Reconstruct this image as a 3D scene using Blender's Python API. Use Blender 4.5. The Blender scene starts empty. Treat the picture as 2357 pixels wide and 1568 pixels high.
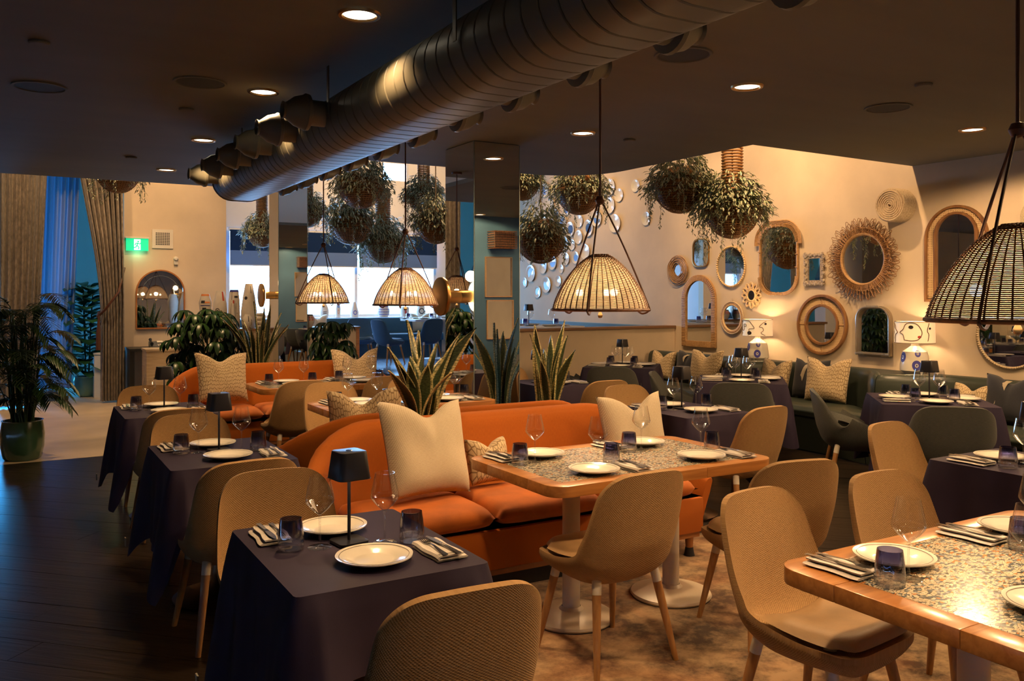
import bpy, bmesh, math, random
from math import sin, cos, pi, radians, sqrt, exp, atan2
from mathutils import Vector, Matrix

# ------------------------------------------------------------------ camera, world, exposure
SC = bpy.context.scene
COL = SC.collection
random.seed(7)
YAW = radians(30.5)
cam_d = bpy.data.cameras.new('camera'); cam = bpy.data.objects.new('camera', cam_d); COL.objects.link(cam)
cam.location = (0, 0, 1.57); cam.rotation_euler = (radians(90), 0, -YAW)
cam_d.sensor_width = 36.0; cam_d.lens = 36.0 * 1960 / 2357; cam_d.shift_y = -104 / 2357
cam_d.clip_start = 0.05; cam_d.clip_end = 200
SC.camera = cam
vs = SC.view_settings
vs.view_transform = 'Standard'; vs.look = 'None'; vs.gamma = 1.0; vs.use_curve_mapping = False
vs.exposure = 0.0
W = bpy.data.worlds.new('world'); SC.world = W; W.use_nodes = True
wn = W.node_tree.nodes; bg = wn['Background']
bg.inputs['Color'].default_value = (0.27, 0.56, 1.0, 1); bg.inputs['Strength'].default_value = 26.0
SC.cycles.max_bounces = 8; SC.cycles.transparent_max_bounces = 24
SC.cycles.diffuse_bounces = 4; SC.cycles.glossy_bounces = 5; SC.cycles.transmission_bounces = 6
SC.cycles.sample_clamp_indirect = 3.0; SC.cycles.sample_clamp_direct = 0.0
SC.cycles.caustics_reflective = False; SC.cycles.caustics_refractive = False
SC.cycles.use_denoising = True

def portal(loc, rot, sx, sy):
    l = bpy.data.lights.new('window_portal', 'AREA'); l.shape = 'RECTANGLE'; l.size = sx; l.size_y = sy
    l.cycles.is_portal = True
    o = bpy.data.objects.new('window_portal', l); o.location = loc; o.rotation_euler = rot; COL.objects.link(o)
portal((5.6, 16.05, 1.95), (radians(-90), 0, 0), 4.6, 1.75)
portal((6.7, 16.05, 4.05), (radians(-90), 0, 0), .56, .42)
portal((-.05, 17.05, 1.6), (radians(-90), 0, 0), 1.1, 3.0)

WARM = (1.0, .62, .30)
def spot(loc, energy, size=110, blend=.6, target=None, color=WARM, radius=.05):
    l = bpy.data.lights.new('spot', 'SPOT'); l.energy = energy; l.color = color
    l.spot_size = radians(size); l.spot_blend = blend; l.shadow_soft_size = radius
    o = bpy.data.objects.new('spot_light', l); o.location = loc; COL.objects.link(o)
    if target is not None:
        d = Vector(target) - Vector(loc); o.rotation_euler = d.to_track_quat('-Z', 'Y').to_euler()
    return o
def point(loc, energy, radius=.04, color=WARM):
    l = bpy.data.lights.new('bulb_light', 'POINT'); l.energy = energy; l.color = color; l.shadow_soft_size = radius
    o = bpy.data.objects.new('bulb_light', l); o.location = loc; COL.objects.link(o); return o

DOWN = [(1.42, v) for v in (.1, 1.95, 3.83, 5.6, 7.6, 9.6)] + [(4.03, v) for v in (.1, 2.0, 3.9, 5.7)] + [(6.63, v) for v in (.6, 2.2, 4.0)]
E_DOWN = 172
for (x, y) in DOWN: spot((x, y, 2.88), E_DOWN*(.9 if x < 5 else 1.25), 104 if x < 2 else (150 if x < 5 else 168), .6 if x < 2 else (.55 if x < 5 else .2), radius=.07)
# unseen spots without fixtures, added in the tall bays to brighten walls and displays
for loc, tgt, e in [((6.2, 7.3, 4.7), (8, 7.6, 2.2), 150), ((6.2, 5.9, 4.7), (8, 6.2, 1.8), 150), ((6.0, 8.9, 4.7), (8, 9.4, 2.4), 90),
                    ((6.0, 11.2, 4.7), (8, 11.4, 2.6), 110), ((2.2, 12.4, 4.7), (2.0, 13.9, 1.9), 100), ((.2, 12.0, 4.7), (.6, 13.8, 1.6), 90),
                    ((4.6, 14.2, 4.7), (4.6, 14.6, 1), 60), ((5.2, 9.6, 4.7), (5.6, 9.9, 2.6), 70), ((5.0, 13.2, 4.7), (4.9, 16, 3.3), 130), ((6.8, 13.2, 4.7), (6.9, 16, 3.3), 130), ((2.6, 9.3, 4.7), (2.75, 12.35, 1.3), 60), ((1.5, 11.2, 4.7), (1.7, 12.7, .7), 80), ((.4, 11.1, 4.7), (.3, 10.6, .3), 60)]:
    spot(loc, e*2.6, 75, .8, tgt, radius=.06)

# ------------------------------------------------------------------ mesh helpers
def catmull(keys, t):
    """keys: list of tuples (t, a, b, ...); smooth interpolation"""
    n = len(keys)
    for i in range(n - 1):
        if t <= keys[i + 1][0] or i == n - 2:
            p1, p2 = keys[i], keys[i + 1]; p0 = keys[max(i - 1, 0)]; p3 = keys[min(i + 2, n - 1)]
            h = p2[0] - p1[0]; x = (t - p1[0]) / h if h else 0
            x = min(max(x, 0), 1); r = []
            for k in range(1, len(p1)):
                m1 = (p2[k] - p0[k]) / (p2[0] - p0[0]) * h if p2[0] != p0[0] else 0
                m2 = (p3[k] - p1[k]) / (p3[0] - p1[0]) * h if p3[0] != p1[0] else 0
                r.append((2*x**3-3*x*x+1)*p1[k] + (x**3-2*x*x+x)*m1 + (-2*x**3+3*x*x)*p2[k] + (x**3-x*x)*m2)
            return r

class MB:
    def __init__(s): s.v = []; s.f = []; s.uv = {}; s.mi = []; s.cur = 0
    def add(s, V, F, UV=None):
        o = len(s.v); s.v += [tuple(p) for p in V]
        for f in F: s.f.append(tuple(i + o for i in f)); s.mi.append(s.cur)
        if UV:
            for i, q in enumerate(UV): s.uv[o + i] = q
        return s
    def box(s, c, d, rz=0, M=None):
        x, y, z = d[0]/2, d[1]/2, d[2]/2; cr, sr = cos(rz), sin(rz)
        V = []
        for a, b, e in ((-x,-y,-z),(x,-y,-z),(x,y,-z),(-x,y,-z),(-x,-y,z),(x,-y,z),(x,y,z),(-x,y,z)):
            p = (c[0]+a*cr-b*sr, c[1]+a*sr+b*cr, c[2]+e)
            if M: p = M @ Vector((a, b, e)) + Vector(c)
            V.append(p)
        return s.add(V, [(0,3,2,1),(4,5,6,7),(0,1,5,4),(1,2,6,5),(2,3,7,6),(3,0,4,7)])
    def b2(s, a, b):
        return s.box([(a[i]+b[i])/2 for i in range(3)], [abs(b[i]-a[i]) for i in range(3)])
    def lathe(s, prof, n=24, c=(0,0,0), caps=True, ax='z', scal=None):
        V = []; F = []; UV = []
        for j, (r, z) in enumerate(prof):
            for i in range(n):
                a = 2*pi*i/n; rr = r * (scal(a, j) if scal else 1)
                p = (rr*cos(a), rr*sin(a), z)
                if ax == 'x': p = (p[2], p[0], p[1])
                if ax == 'y': p = (p[0], p[2], p[1])
                V.append((p[0]+c[0], p[1]+c[1], p[2]+c[2])); UV.append((i/n, j/max(1, len(prof)-1)))
        for j in range(len(prof)-1):
            for i in range(n):
                k = (i+1) % n; F.append((j*n+i, j*n+k, (j+1)*n+k, (j+1)*n+i))
        if caps:
            if prof[0][0] > 1e-5: F.append(tuple(reversed(range(n))))
            if prof[-1][0] > 1e-5: F.append(tuple(range((len(prof)-1)*n, len(prof)*n)))
        return s.add(V, F, UV)
    def tube(s, path, r, n=8, closed=False, caps=True, up=None, flat=None):
        P = [Vector(p) for p in path]; m = len(P); V = []; F = []; UV = []; L = 0
        prev = None
        for i in range(m):
            if closed: t = P[(i+1) % m] - P[i-1]
            else: t = P[min(i+1, m-1)] - P[max(i-1, 0)]
            if t.length < 1e-9: t = Vector((0, 0, 1))
            t.normalize()
            if prev is None:
                ref = Vector(up) if up else (Vector((0,0,1)) if abs(t.z) < .9 else Vector((1,0,0)))
                a = (ref - t*ref.dot(t)).normalized()
            else:
                a = prev - t*prev.dot(t)
                a = a.normalized() if a.length > 1e-6 else prev
            prev = a; b = t.cross(a)
            rr = r[i] if isinstance(r, (list, tuple)) else r
            if i: L += (P[i]-P[i-1]).length
            for k in range(n):
                th = 2*pi*k/n
                V.append(P[i] + a*(rr*cos(th)*(flat or 1)) + b*(rr*sin(th))); UV.append((k/n, L))
        for i in range(m if closed else m-1):
            j = (i+1) % m
            for k in range(n):
                q = (k+1) % n; F.append((i*n+k, i*n+q, j*n+q, j*n+k))
        if caps and not closed: F.append(tuple(reversed(range(n)))); F.append(tuple(range((m-1)*n, m*n)))
        return s.add(V, F, UV)
    def prism(s, poly, z0, z1):
        n = len(poly)
        V = [(x, y, z0) for x, y in poly] + [(x, y, z1) for x, y in poly]
        F = [tuple(reversed(range(n))), tuple(range(n, 2*n))] + [(i, (i+1) % n, (i+1) % n+n, i+n) for i in range(n)]
        return s.add(V, F)
    def grid(s, fn, nu, nv, cu=False, cv=False, uvs=(1, 1)):
        V = []; F = []; UV = []
        for j in range(nv):
            for i in range(nu):
                a = i/(nu if cu else nu-1); b = j/(nv if cv else nv-1)
                V.append(fn(a, b)); UV.append((a*uvs[0], b*uvs[1]))
        for j in range(nv if cv else nv-1):
            for i in range(nu if cu else nu-1):
                p, q = (i+1) % nu, (j+1) % nv
                F.append((j*nu+i, j*nu+p, q*nu+p, q*nu+i))
        return s.add(V, F, UV)
    def mesh(s, name, mats, smooth=True, angle=40, bevel=0, seg=2, solid=0, merge=0, recalc=True):
        me = bpy.data.meshes.new(name); me.from_pydata(s.v, [], s.f)
        if s.uv:
            l = me.uv_layers.new(name='UVMap'); dat = l.data
            vi = [0]*len(me.loops); me.loops.foreach_get('vertex_index', vi)
            fl = []
            for v in vi: fl += s.uv.get(v, (0, 0))
            dat.foreach_set('uv', fl)
        mats = mats if isinstance(mats, (list, tuple)) else [mats]
        for m in mats: me.materials.append(m)
        if any(s.mi): me.polygons.foreach_set('material_index', s.mi)
        if recalc or bevel or solid or merge:
            bm = bmesh.new(); bm.from_mesh(me)
            if merge: bmesh.ops.remove_doubles(bm, verts=bm.verts, dist=merge)
            if recalc: bmesh.ops.recalc_face_normals(bm, faces=bm.faces)
            if solid: bmesh.ops.solidify(bm, geom=bm.faces[:], thickness=solid)
            if bevel:
                ed = [e for e in bm.edges if len(e.link_faces) == 2 and e.calc_face_angle(0) > .5]
                bmesh.ops.bevel(bm, geom=ed, offset=bevel, segments=seg, affect='EDGES', profile=.6)
            bm.to_mesh(me); bm.free()
        if smooth:
            me.polygons.foreach_set('use_smooth', [True]*len(me.polygons))
            me.set_sharp_from_angle(angle=radians(angle))
        me.update()
        return me
    def build(s, name, mats, parent=None, **k):
        return link(name, s.mesh(name, mats, **k), parent)

def link(name, me, parent=None, loc=None, rz=None):
    o = bpy.data.objects.new(name, me); COL.objects.link(o)
    if parent is not None: o.parent = parent
    if loc is not None: o.location = loc
    if rz is not None: o.rotation_euler = (0, 0, rz) if not isinstance(rz, (tuple, list)) else rz
    return o
def tag(o, label, cat, group=None):
    o['label'] = label; o['category'] = cat
    if group: o['group'] = group
    return o
def thing(name, label, cat, loc=(0,0,0), rz=0, group=None):
    o = bpy.data.objects.new(name, None); COL.objects.link(o); o.empty_display_size = .05
    o.location = loc; o.rotation_euler = (0, 0, rz) if not isinstance(rz, (tuple, list)) else rz
    return tag(o, label, cat, group)
def structure(name, mb, m, parent=None, **k):
    o = mb.build(name, m, parent, **k)
    if parent is None: o['kind'] = 'structure'
    return o
def place(proto, label, loc, rz=0, group=None, cat=None, name=None, scale=None):
    """proto: (name, category, [(part name, mesh, [subparts (name, mesh)])])"""
    r = thing(name or proto[0], label, cat or proto[1], loc, rz, group)
    if scale: r.scale = (scale,)*3 if not isinstance(scale, (tuple, list)) else scale
    for p in proto[2]:
        po = link(p[0], p[1], r)
        for q in (p[2] if len(p) > 2 else []): link(q[0], q[1], po)
    return r
def single(name, me, label, cat, loc, rz=0, group=None):
    o = link(name, me, None, loc, rz); return tag(o, label, cat, group)

def rrect(hx, hy, r, n=6):
    P = []
    for cx, cy, a0 in ((hx-r, hy-r, 0), (-hx+r, hy-r, pi/2), (-hx+r, -hy+r, pi), (hx-r, -hy+r, 3*pi/2)):
        for i in range(n+1):
            a = a0 + pi/2*i/n; P.append((cx+r*cos(a), cy+r*sin(a)))
    return P
def circ(r, n, c=(0, 0)): return [(c[0]+r*cos(2*pi*i/n), c[1]+r*sin(2*pi*i/n)) for i in range(n)]

# ------------------------------------------------------------------ materials
MATS = {}
def nodes(name):
    m = bpy.data.materials.new(name); m.use_nodes = True; nt = m.node_tree
    return m, nt, nt.nodes, nt.links, nt.nodes['Principled BSDF']
def setp(b, **k):
    for a, v in k.items(): b.inputs[a.replace('_', ' ')].default_value = v
def mat(name, c, rough=.5, metal=0, spec=.5, noise=0, nscale=8, bump=0, bscale=60, emit=None, es=1, coat=0, stretch=None, sheen=0, c2=None):
    m, nt, N, L, B = nodes(name)
    setp(B, Base_Color=(*c, 1), Roughness=rough, Metallic=metal, Specular_IOR_Level=spec)
    if coat: setp(B, Coat_Weight=coat, Coat_Roughness=.1)
    if sheen: setp(B, Sheen_Weight=sheen, Sheen_Roughness=.4)
    if emit: setp(B, Emission_Color=(*emit, 1), Emission_Strength=es)
    tc = N.new('ShaderNodeTexCoord'); src = tc.outputs['Object']
    if stretch:
        mp = N.new('ShaderNodeMapping'); mp.inputs['Scale'].default_value = stretch
        L.new(src, mp.inputs['Vector']); src = mp.outputs['Vector']
    if noise or c2:
        nz = N.new('ShaderNodeTexNoise'); nz.inputs['Scale'].default_value = nscale; nz.inputs['Detail'].default_value = 5
        L.new(src, nz.inputs['Vector'])
        rp = N.new('ShaderNodeValToRGB')
        lo = c2 if c2 else tuple(x*(1-noise) for x in c); hi = c if c2 else tuple(min(1, x*(1+noise)) for x in c)
        rp.color_ramp.elements[0].position = .32; rp.color_ramp.elements[1].position = .68
        rp.color_ramp.elements[0].color = (*lo, 1); rp.color_ramp.elements[1].color = (*hi, 1)
        L.new(nz.outputs['Fac'], rp.inputs['Fac']); L.new(rp.outputs['Color'], B.inputs['Base Color'])
    if bump:
        nb = N.new('ShaderNodeTexNoise'); nb.inputs['Scale'].default_value = bscale; nb.inputs['Detail'].default_value = 4
        L.new(src, nb.inputs['Vector'])
        bp = N.new('ShaderNodeBump'); bp.inputs['Strength'].default_value = bump; bp.inputs['Distance'].default_value = .01
        L.new(nb.outputs['Fac'], bp.inputs['Height']); L.new(bp.outputs['Normal'], B.inputs['Normal'])
    MATS[name] = m; return m
def M_(n): return MATS[n]

def weave(name, c1, c2, fu, fv, rough=.85, bump=.6, sheen=.2, herring=0):
    """woven cloth on UV coordinates measured in metres"""
    m, nt, N, L, B = nodes(name)
    setp(B, Roughness=rough, Specular_IOR_Level=.25, Sheen_Weight=sheen, Sheen_Roughness=.5)
    tc = N.new('ShaderNodeTexCoord'); sp = N.new('ShaderNodeSeparateXYZ'); L.new(tc.outputs['UV'], sp.inputs[0])
    def math_(op, a, b=None):
        n = N.new('ShaderNodeMath'); n.operation = op
        for i, x in enumerate((a, b)):
            if x is None: continue
            if isinstance(x, (int, float)): n.inputs[i].default_value = x
            else: L.new(x, n.inputs[i])
        return n.outputs[0]
    x = math_('MULTIPLY', sp.outputs['X'], fu*2*pi); y = math_('MULTIPLY', sp.outputs['Y'], fv*2*pi)
    if herring: x = math_('ADD', x, math_('MULTIPLY', y, herring))
    h = math_('MULTIPLY', math_('SINE', x), math_('SINE', y))
    h = math_('MULTIPLY_ADD', h, .5); h.node.inputs[2].default_value = .5
    nz = N.new('ShaderNodeTexNoise'); nz.inputs['Scale'].default_value = 55; nz.inputs['Detail'].default_value = 3
    mp = N.new('ShaderNodeMapping'); mp.inputs['Scale'].default_value = (1, 6, 1)
    L.new(tc.outputs['UV'], mp.inputs['Vector']); L.new(mp.outputs['Vector'], nz.inputs['Vector'])
    f = math_('ADD', math_('MULTIPLY', h, .55), math_('MULTIPLY', nz.outputs['Fac'], .6))
    rp = N.new('ShaderNodeValToRGB'); rp.color_ramp.elements[0].position = .2; rp.color_ramp.elements[1].position = .85
    rp.color_ramp.elements[0].color = (*c2, 1); rp.color_ramp.elements[1].color = (*c1, 1)
    L.new(f, rp.inputs['Fac']); L.new(rp.outputs['Color'], B.inputs['Base Color'])
    bp = N.new('ShaderNodeBump'); bp.inputs['Strength'].default_value = bump; bp.inputs['Distance'].default_value = .003
    L.new(f, bp.inputs['Height']); L.new(bp.outputs['Normal'], B.inputs['Normal'])
    MATS[name] = m; return m

def thin_glass(name, tint, tint2=None, zlo=0, zhi=1, gloss=.9, rough=.02, ior=1.45):
    m, nt, N, L, B = nodes(name)
    N.remove(B); out = N['Material Output']
    tr = N.new('ShaderNodeBsdfTransparent'); gl = N.new('ShaderNodeBsdfGlossy'); gl.inputs['Roughness'].default_value = rough
    gl.inputs['Color'].default_value = (gloss, gloss, gloss, 1)
    lw = N.new('ShaderNodeLayerWeight'); lw.inputs['Blend'].default_value = .5
    pw = N.new('ShaderNodeMath'); pw.operation = 'POWER'; L.new(lw.outputs['Facing'], pw.inputs[0]); pw.inputs[1].default_value = 2.2
    fr = N.new('ShaderNodeMath'); fr.operation = 'MULTIPLY_ADD'; L.new(pw.outputs[0], fr.inputs[0]); fr.inputs[1].default_value = .75*(ior-1)/.5; fr.inputs[2].default_value = .075
    mx = N.new('ShaderNodeMixShader'); tr.inputs['Color'].default_value = (*tint, 1)
    if tint2:
        tc = N.new('ShaderNodeTexCoord'); sp = N.new('ShaderNodeSeparateXYZ'); L.new(tc.outputs['Object'], sp.inputs[0])
        mr = N.new('ShaderNodeMapRange'); mr.inputs['From Min'].default_value = zlo; mr.inputs['From Max'].default_value = zhi
        L.new(sp.outputs['Z'], mr.inputs['Value'])
        rp = N.new('ShaderNodeValToRGB'); rp.color_ramp.elements[0].color = (*tint, 1); rp.color_ramp.elements[1].color = (*tint2, 1)
        L.new(mr.outputs[0], rp.inputs['Fac']); L.new(rp.outputs['Color'], tr.inputs['Color'])
    L.new(fr.outputs[0], mx.inputs['Fac']); L.new(tr.outputs[0], mx.inputs[1]); L.new(gl.outputs[0], mx.inputs[2])
    L.new(mx.outputs[0], out.inputs['Surface']); MATS[name] = m; return m

def striped_leaf(name, dark, pale, lo, hi, edge=True, rough=.4, mottled=None):
    """leaf coloured across its width (UV x), 0..1; mottled adds dark cross bands along its length"""
    m, nt, N, L, B = nodes(name); setp(B, Roughness=rough, Specular_IOR_Level=.5)
    tc = N.new('ShaderNodeTexCoord'); sp = N.new('ShaderNodeSeparateXYZ'); L.new(tc.outputs['UV'], sp.inputs[0])
    a = N.new('ShaderNodeMath'); a.operation = 'SUBTRACT'; L.new(sp.outputs['X'], a.inputs[0]); a.inputs[1].default_value = .5
    b = N.new('ShaderNodeMath'); b.operation = 'ABSOLUTE'; L.new(a.outputs[0], b.inputs[0])
    rp = N.new('ShaderNodeValToRGB'); rp.color_ramp.elements[0].position = lo; rp.color_ramp.elements[1].position = hi
    c0, c1 = (dark, pale) if edge else (pale, dark)
    rp.color_ramp.elements[0].color = (*c0, 1); rp.color_ramp.elements[1].color = (*c1, 1)
    L.new(b.outputs[0], rp.inputs['Fac']); col = rp.outputs['Color']
    if mottled:
        nz = N.new('ShaderNodeTexNoise'); nz.inputs['Scale'].default_value = 9; nz.inputs['Detail'].default_value = 3
        mp = N.new('ShaderNodeMapping'); mp.inputs['Scale'].default_value = (.5, 7, 1)
        L.new(tc.outputs['UV'], mp.inputs['Vector']); L.new(mp.outputs['Vector'], nz.inputs['Vector'])
        r2 = N.new('ShaderNodeValToRGB'); r2.color_ramp.elements[0].position = .45; r2.color_ramp.elements[1].position = .6
        mx = N.new('ShaderNodeMix'); mx.data_type = 'RGBA'; L.new(nz.outputs['Fac'], r2.inputs['Fac'])
        L.new(r2.outputs['Color'], mx.inputs['Factor']); L.new(col, mx.inputs['A']); 
        m2 = N.new('ShaderNodeMix'); m2.data_type = 'RGBA'; m2.blend_type = 'MULTIPLY'; m2.inputs['Factor'].default_value = 1
        L.new(col, m2.inputs['A']); m2.inputs['B'].default_value = (*mottled, 1)
        L.new(m2.outputs['Result'], mx.inputs['B']); col = mx.outputs['Result']
    L.new(col, B.inputs['Base Color']); MATS[name] = m; return m

def emis(name, c, s):
    m, nt, N, L, B = nodes(name); setp(B, Base_Color=(*c, 1), Emission_Color=(*c, 1), Emission_Strength=s, Roughness=.5)
    MATS[name] = m; return m

def wood(name, c1, c2, scale=3, rough=.4, ax=0, bump=.15, coat=0):
    m, nt, N, L, B = nodes(name); setp(B, Roughness=rough, Specular_IOR_Level=.4)
    if coat: setp(B, Coat_Weight=coat, Coat_Roughness=.15)
    tc = N.new('ShaderNodeTexCoord'); mp = N.new('ShaderNodeMapping')
    st = [14, 14, 14]; st[ax] = 1.0; mp.inputs['Scale'].default_value = st
    oi = N.new('ShaderNodeObjectInfo'); ad = N.new('ShaderNodeVectorMath'); ad.operation = 'ADD'
    L.new(tc.outputs['Object'], ad.inputs[0]); L.new(oi.outputs['Random'], ad.inputs[1]); L.new(ad.outputs[0], mp.inputs['Vector'])
    nz = N.new('ShaderNodeTexNoise'); nz.inputs['Scale'].default_value = scale; nz.inputs['Detail'].default_value = 8; nz.inputs['Distortion'].default_value = .8
    L.new(mp.outputs['Vector'], nz.inputs['Vector'])
    rp = N.new('ShaderNodeValToRGB'); rp.color_ramp.elements[0].position = .3; rp.color_ramp.elements[1].position = .72
    rp.color_ramp.elements[0].color = (*c2, 1); rp.color_ramp.elements[1].color = (*c1, 1)
    L.new(nz.outputs['Fac'], rp.inputs['Fac']); L.new(rp.outputs['Color'], B.inputs['Base Color'])
    bp = N.new('ShaderNodeBump'); bp.inputs['Strength'].default_value = bump; bp.inputs['Distance'].default_value = .004
    L.new(nz.outputs['Fac'], bp.inputs['Height']); L.new(bp.outputs['Normal'], B.inputs['Normal'])
    MATS[name] = m; return m

mat('cream_wall', (.62, .50, .36), .8, noise=.06, nscale=2.5, bump=.12, bscale=14)
mat('white_wall', (.72, .70, .68), .8, noise=.03, nscale=2)
mat('ceiling_paint', (.140, .126, .094), .85, noise=.08, nscale=1.2, stretch=(.4, 2, 1))
mat('blue_wall', (.030, .085, .135), .7, noise=.1, nscale=3)
mat('grey_metal', (.105, .098, .070), .45, 0, noise=.06, nscale=3)
mat('duct_core', (.02, .019, .016), .8)
mat('mirror', (.86, .88, .88), .015, 1.0)
mat('mirror_edge', (.35, .42, .42), .2, .6)
mat('black', (.012, .012, .013), .45)
mat('lamp_black', (.010, .010, .014), .32)
mat('pale_floor', (.56, .45, .32), .38, noise=.12, nscale=2.5, bump=.03, bscale=30)
mat('floor_base', (.008, .007, .006), .8)
wood('dark_plank', (.032, .020, .012), (.007, .005, .004), 2.6, .30, 0, .5)
mat('blue_floor', (.05, .09, .16), .25, noise=.1)
mat('brass', (.55, .30, .10), .3, 1)
mat('brown_cord', (.10, .035, .014), .5)
mat('bronze', (.18, .10, .055), .3, .9)
mat('glow_can', (1, .85, .6), .3, emit=(1, .86, .62), es=5)
emis('bulb', (1, .74, .42), 45)
emis('diffuser', (1, .84, .62), 2.2)
emis('sconce_glow', (1, .80, .5), 9)
emis('under_led', (1, .66, .34), 5)
emis('shade_glow_a', (1, .76, .45), .36)
thin_glass('clear_glass', (.985, .985, .985), ior=1.5)
thin_glass('window_glass', (.97, .985, 1.0), ior=1.3)
thin_glass('blue_glass', (.97, .97, .985), (.42, .42, .60), .028, .07, ior=1.6)
thin_glass('blue_pane', (.40, .86, 1.0), ior=1.3)
mat('white_ceramic', (.78, .73, .63), .18, coat=.4)
mat('rim_line', (.25, .22, .20), .3)
mat('napkin_cloth', (.62, .57, .52), .9, noise=.05, nscale=30, bump=.2, bscale=300)
mat('napkin_stripe', (.42, .37, .33), .9)
mat('steel', (.62, .60, .58), .16, 1)
mat('navy_cloth', (.028, .020, .042), .65, spec=.18, noise=.12, nscale=5, bump=.06, bscale=500)
mat('cloth_label', (.6, .55, .45), .8)
weave('tan_weave', (.47, .285, .125), (.19, .10, .035), 100, 105, bump=1.0, sheen=.05)
weave('grey_weave', (.120, .120, .105), (.034, .037, .034), 100, 100, bump=.7, sheen=.1)
weave('blue_weave', (.06, .16, .30), (.02, .06, .13), 150, 150, bump=.4)
weave('orange_cloth', (.47, .125, .008), (.30, .065, .004), 260, 260, bump=.25, sheen=.08)
mat('orange_velvet', (.42, .105, .008), .75, noise=.2, nscale=7, bump=.1, bscale=200, sheen=.12)
weave('cream_cloth', (.66, .56, .40), (.40, .31, .20), 105, 130, bump=.8, herring=.5)
weave('navy_pillow', (.030, .032, .042), (.013, .014, .02), 160, 160)
mat('tan_leather', (.36, .22, .10), .5, noise=.12, nscale=9, bump=.08, bscale=120)
mat('green_leather', (.036, .046, .036), .36, noise=.1, nscale=5, bump=.06, bscale=60)
mat('teal_velvet', (.02, .10, .17), .6, sheen=.5)
wood('oak', (.50, .22, .06), (.33, .125, .030), 3.0, .32, 0, .1, coat=.3)
wood('leg_wood', (.46, .24, .085), (.33, .15, .05), 4, .4, 2, .08)
mat('white_cap', (.72, .64, .52), .4)
mat('cream_metal', (.62, .52, .40), .32, noise=.05, nscale=5)
mat('dark_rubber', (.02, .02, .02), .7)
mat('wicker', (.27, .105, .034), .5, nscale=40, c2=(.12, .044, .014))
mat('wicker_pale', (.58, .31, .115), .55, c2=(.34, .16, .055), nscale=45)
mat('rattan', (.50, .30, .13), .5, c2=(.34, .18, .07), nscale=60)
mat('rattan_dark', (.30, .145, .05), .45, c2=(.18, .08, .028), nscale=20, stretch=(1, 1, .2))
mat('cane', (.68, .47, .24), .5)
mat('beige_rope', (.60, .47, .31), .7, c2=(.42, .31, .19), nscale=70)
mat('silver', (.50, .43, .34), .32, .85)
mat('gold', (.52, .30, .11), .3, .9)
mat('ornate_white', (.50, .42, .32), .45, c2=(.20, .15, .11), nscale=50)
mat('leaf_dark', (.040, .092, .024), .42, c2=(.014, .036, .011), nscale=6)
mat('leaf_mid', (.024, .068, .012), .36, c2=(.010, .030, .007), nscale=8)
mat('leaf_fig', (.030, .125, .050), .32, c2=(.012, .055, .024), nscale=3)
striped_leaf('leaf_variegated', (.055, .125, .040), (.66, .64, .44), .20, .36, False)
striped_leaf('snake_leaf', (.060, .085, .034), (.68, .58, .27), .30, .36, True, .35, (.30, .36, .36))
mat('stem', (.055, .07, .03), .6)
mat('soil', (.03, .02, .013), .9)
mat('green_glaze', (.035, .085, .045), .16, noise=.2, nscale=5, coat=.5)
mat('celadon', (.22, .42, .30), .2, noise=.1, nscale=5, coat=.4)
mat('travertine', (.62, .50, .34), .4, c2=(.46, .34, .21), nscale=3, stretch=(1, 1, 12), bump=.2, bscale=12)
mat('white_paint', (.72, .70, .66), .5)
mat('vase_clay', (.66, .60, .52), .6, noise=.06, nscale=12)
mat('ink', (.02, .018, .02), .6); mat('ink_blue', (.05, .05, .32), .5); mat('ink_red', (.5, .05, .03), .5); mat('ink_orange', (.75, .25, .07), .5)
mat('plate_blue', (.12, .30, .75), .3); mat('sky_plate', (.42, .62, .92), .3)
mat('shade_brown', (.16, .09, .04), .7)
mat('exit_green', (.02, .5, .22), .4, emit=(.0, .62, .27), es=1.0)
mat('exit_white', (.85, .95, .9), .4, emit=(.75, 1, .9), es=1.3)
mat('plastic_white', (.68, .62, .52), .45)
mat('plastic_grey', (.07, .07, .07), .4)
mat('fascia', (.60, .54, .46), .8)
mat('curtain_cloth', (.30, .245, .19), .8, c2=(.15, .12, .092), nscale=26, stretch=(1, 1, .6), sheen=.3)
def sheer():
    m, nt, N, L, B = nodes('blue_curtain'); setp(B, Base_Color=(.42, .52, .62, 1), Roughness=.85)
    tl = N.new('ShaderNodeBsdfTranslucent'); tl.inputs['Color'].default_value = (.5, .62, .75, 1)
    mx = N.new('ShaderNodeMixShader'); mx.inputs[0].default_value = .5
    L.new(B.outputs[0], mx.inputs[1]); L.new(tl.outputs[0], mx.inputs[2]); L.new(mx.outputs[0], N['Material Output'].inputs['Surface']); MATS['blue_curtain'] = m
sheer()
mat('blind_dark', (.012, .030, .080), .9, spec=.05)
def lamp_liner():
    m, nt, N, L, B = nodes('lamp_liner'); N.remove(B)
    tl = N.new('ShaderNodeBsdfTranslucent'); tl.inputs['Color'].default_value = (.92, .68, .40, 1)
    tr = N.new('ShaderNodeBsdfTransparent'); mx = N.new('ShaderNodeMixShader'); mx.inputs[0].default_value = .30
    L.new(tl.outputs[0], mx.inputs[1]); L.new(tr.outputs[0], mx.inputs[2]); L.new(mx.outputs[0], N['Material Output'].inputs['Surface']); MATS['lamp_liner'] = m
lamp_liner()
def mesh_blind():
    m, nt, N, L, B = nodes('blind_mesh'); setp(B, Base_Color=(.10, .17, .32, 1), Roughness=.8)
    tr = N.new('ShaderNodeBsdfTransparent'); mx = N.new('ShaderNodeMixShader'); mx.inputs[0].default_value = .035
    L.new(B.outputs[0], mx.inputs[1]); L.new(tr.outputs[0], mx.inputs[2]); L.new(mx.outputs[0], N['Material Output'].inputs['Surface']); MATS['blind_mesh'] = m
mesh_blind()
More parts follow.
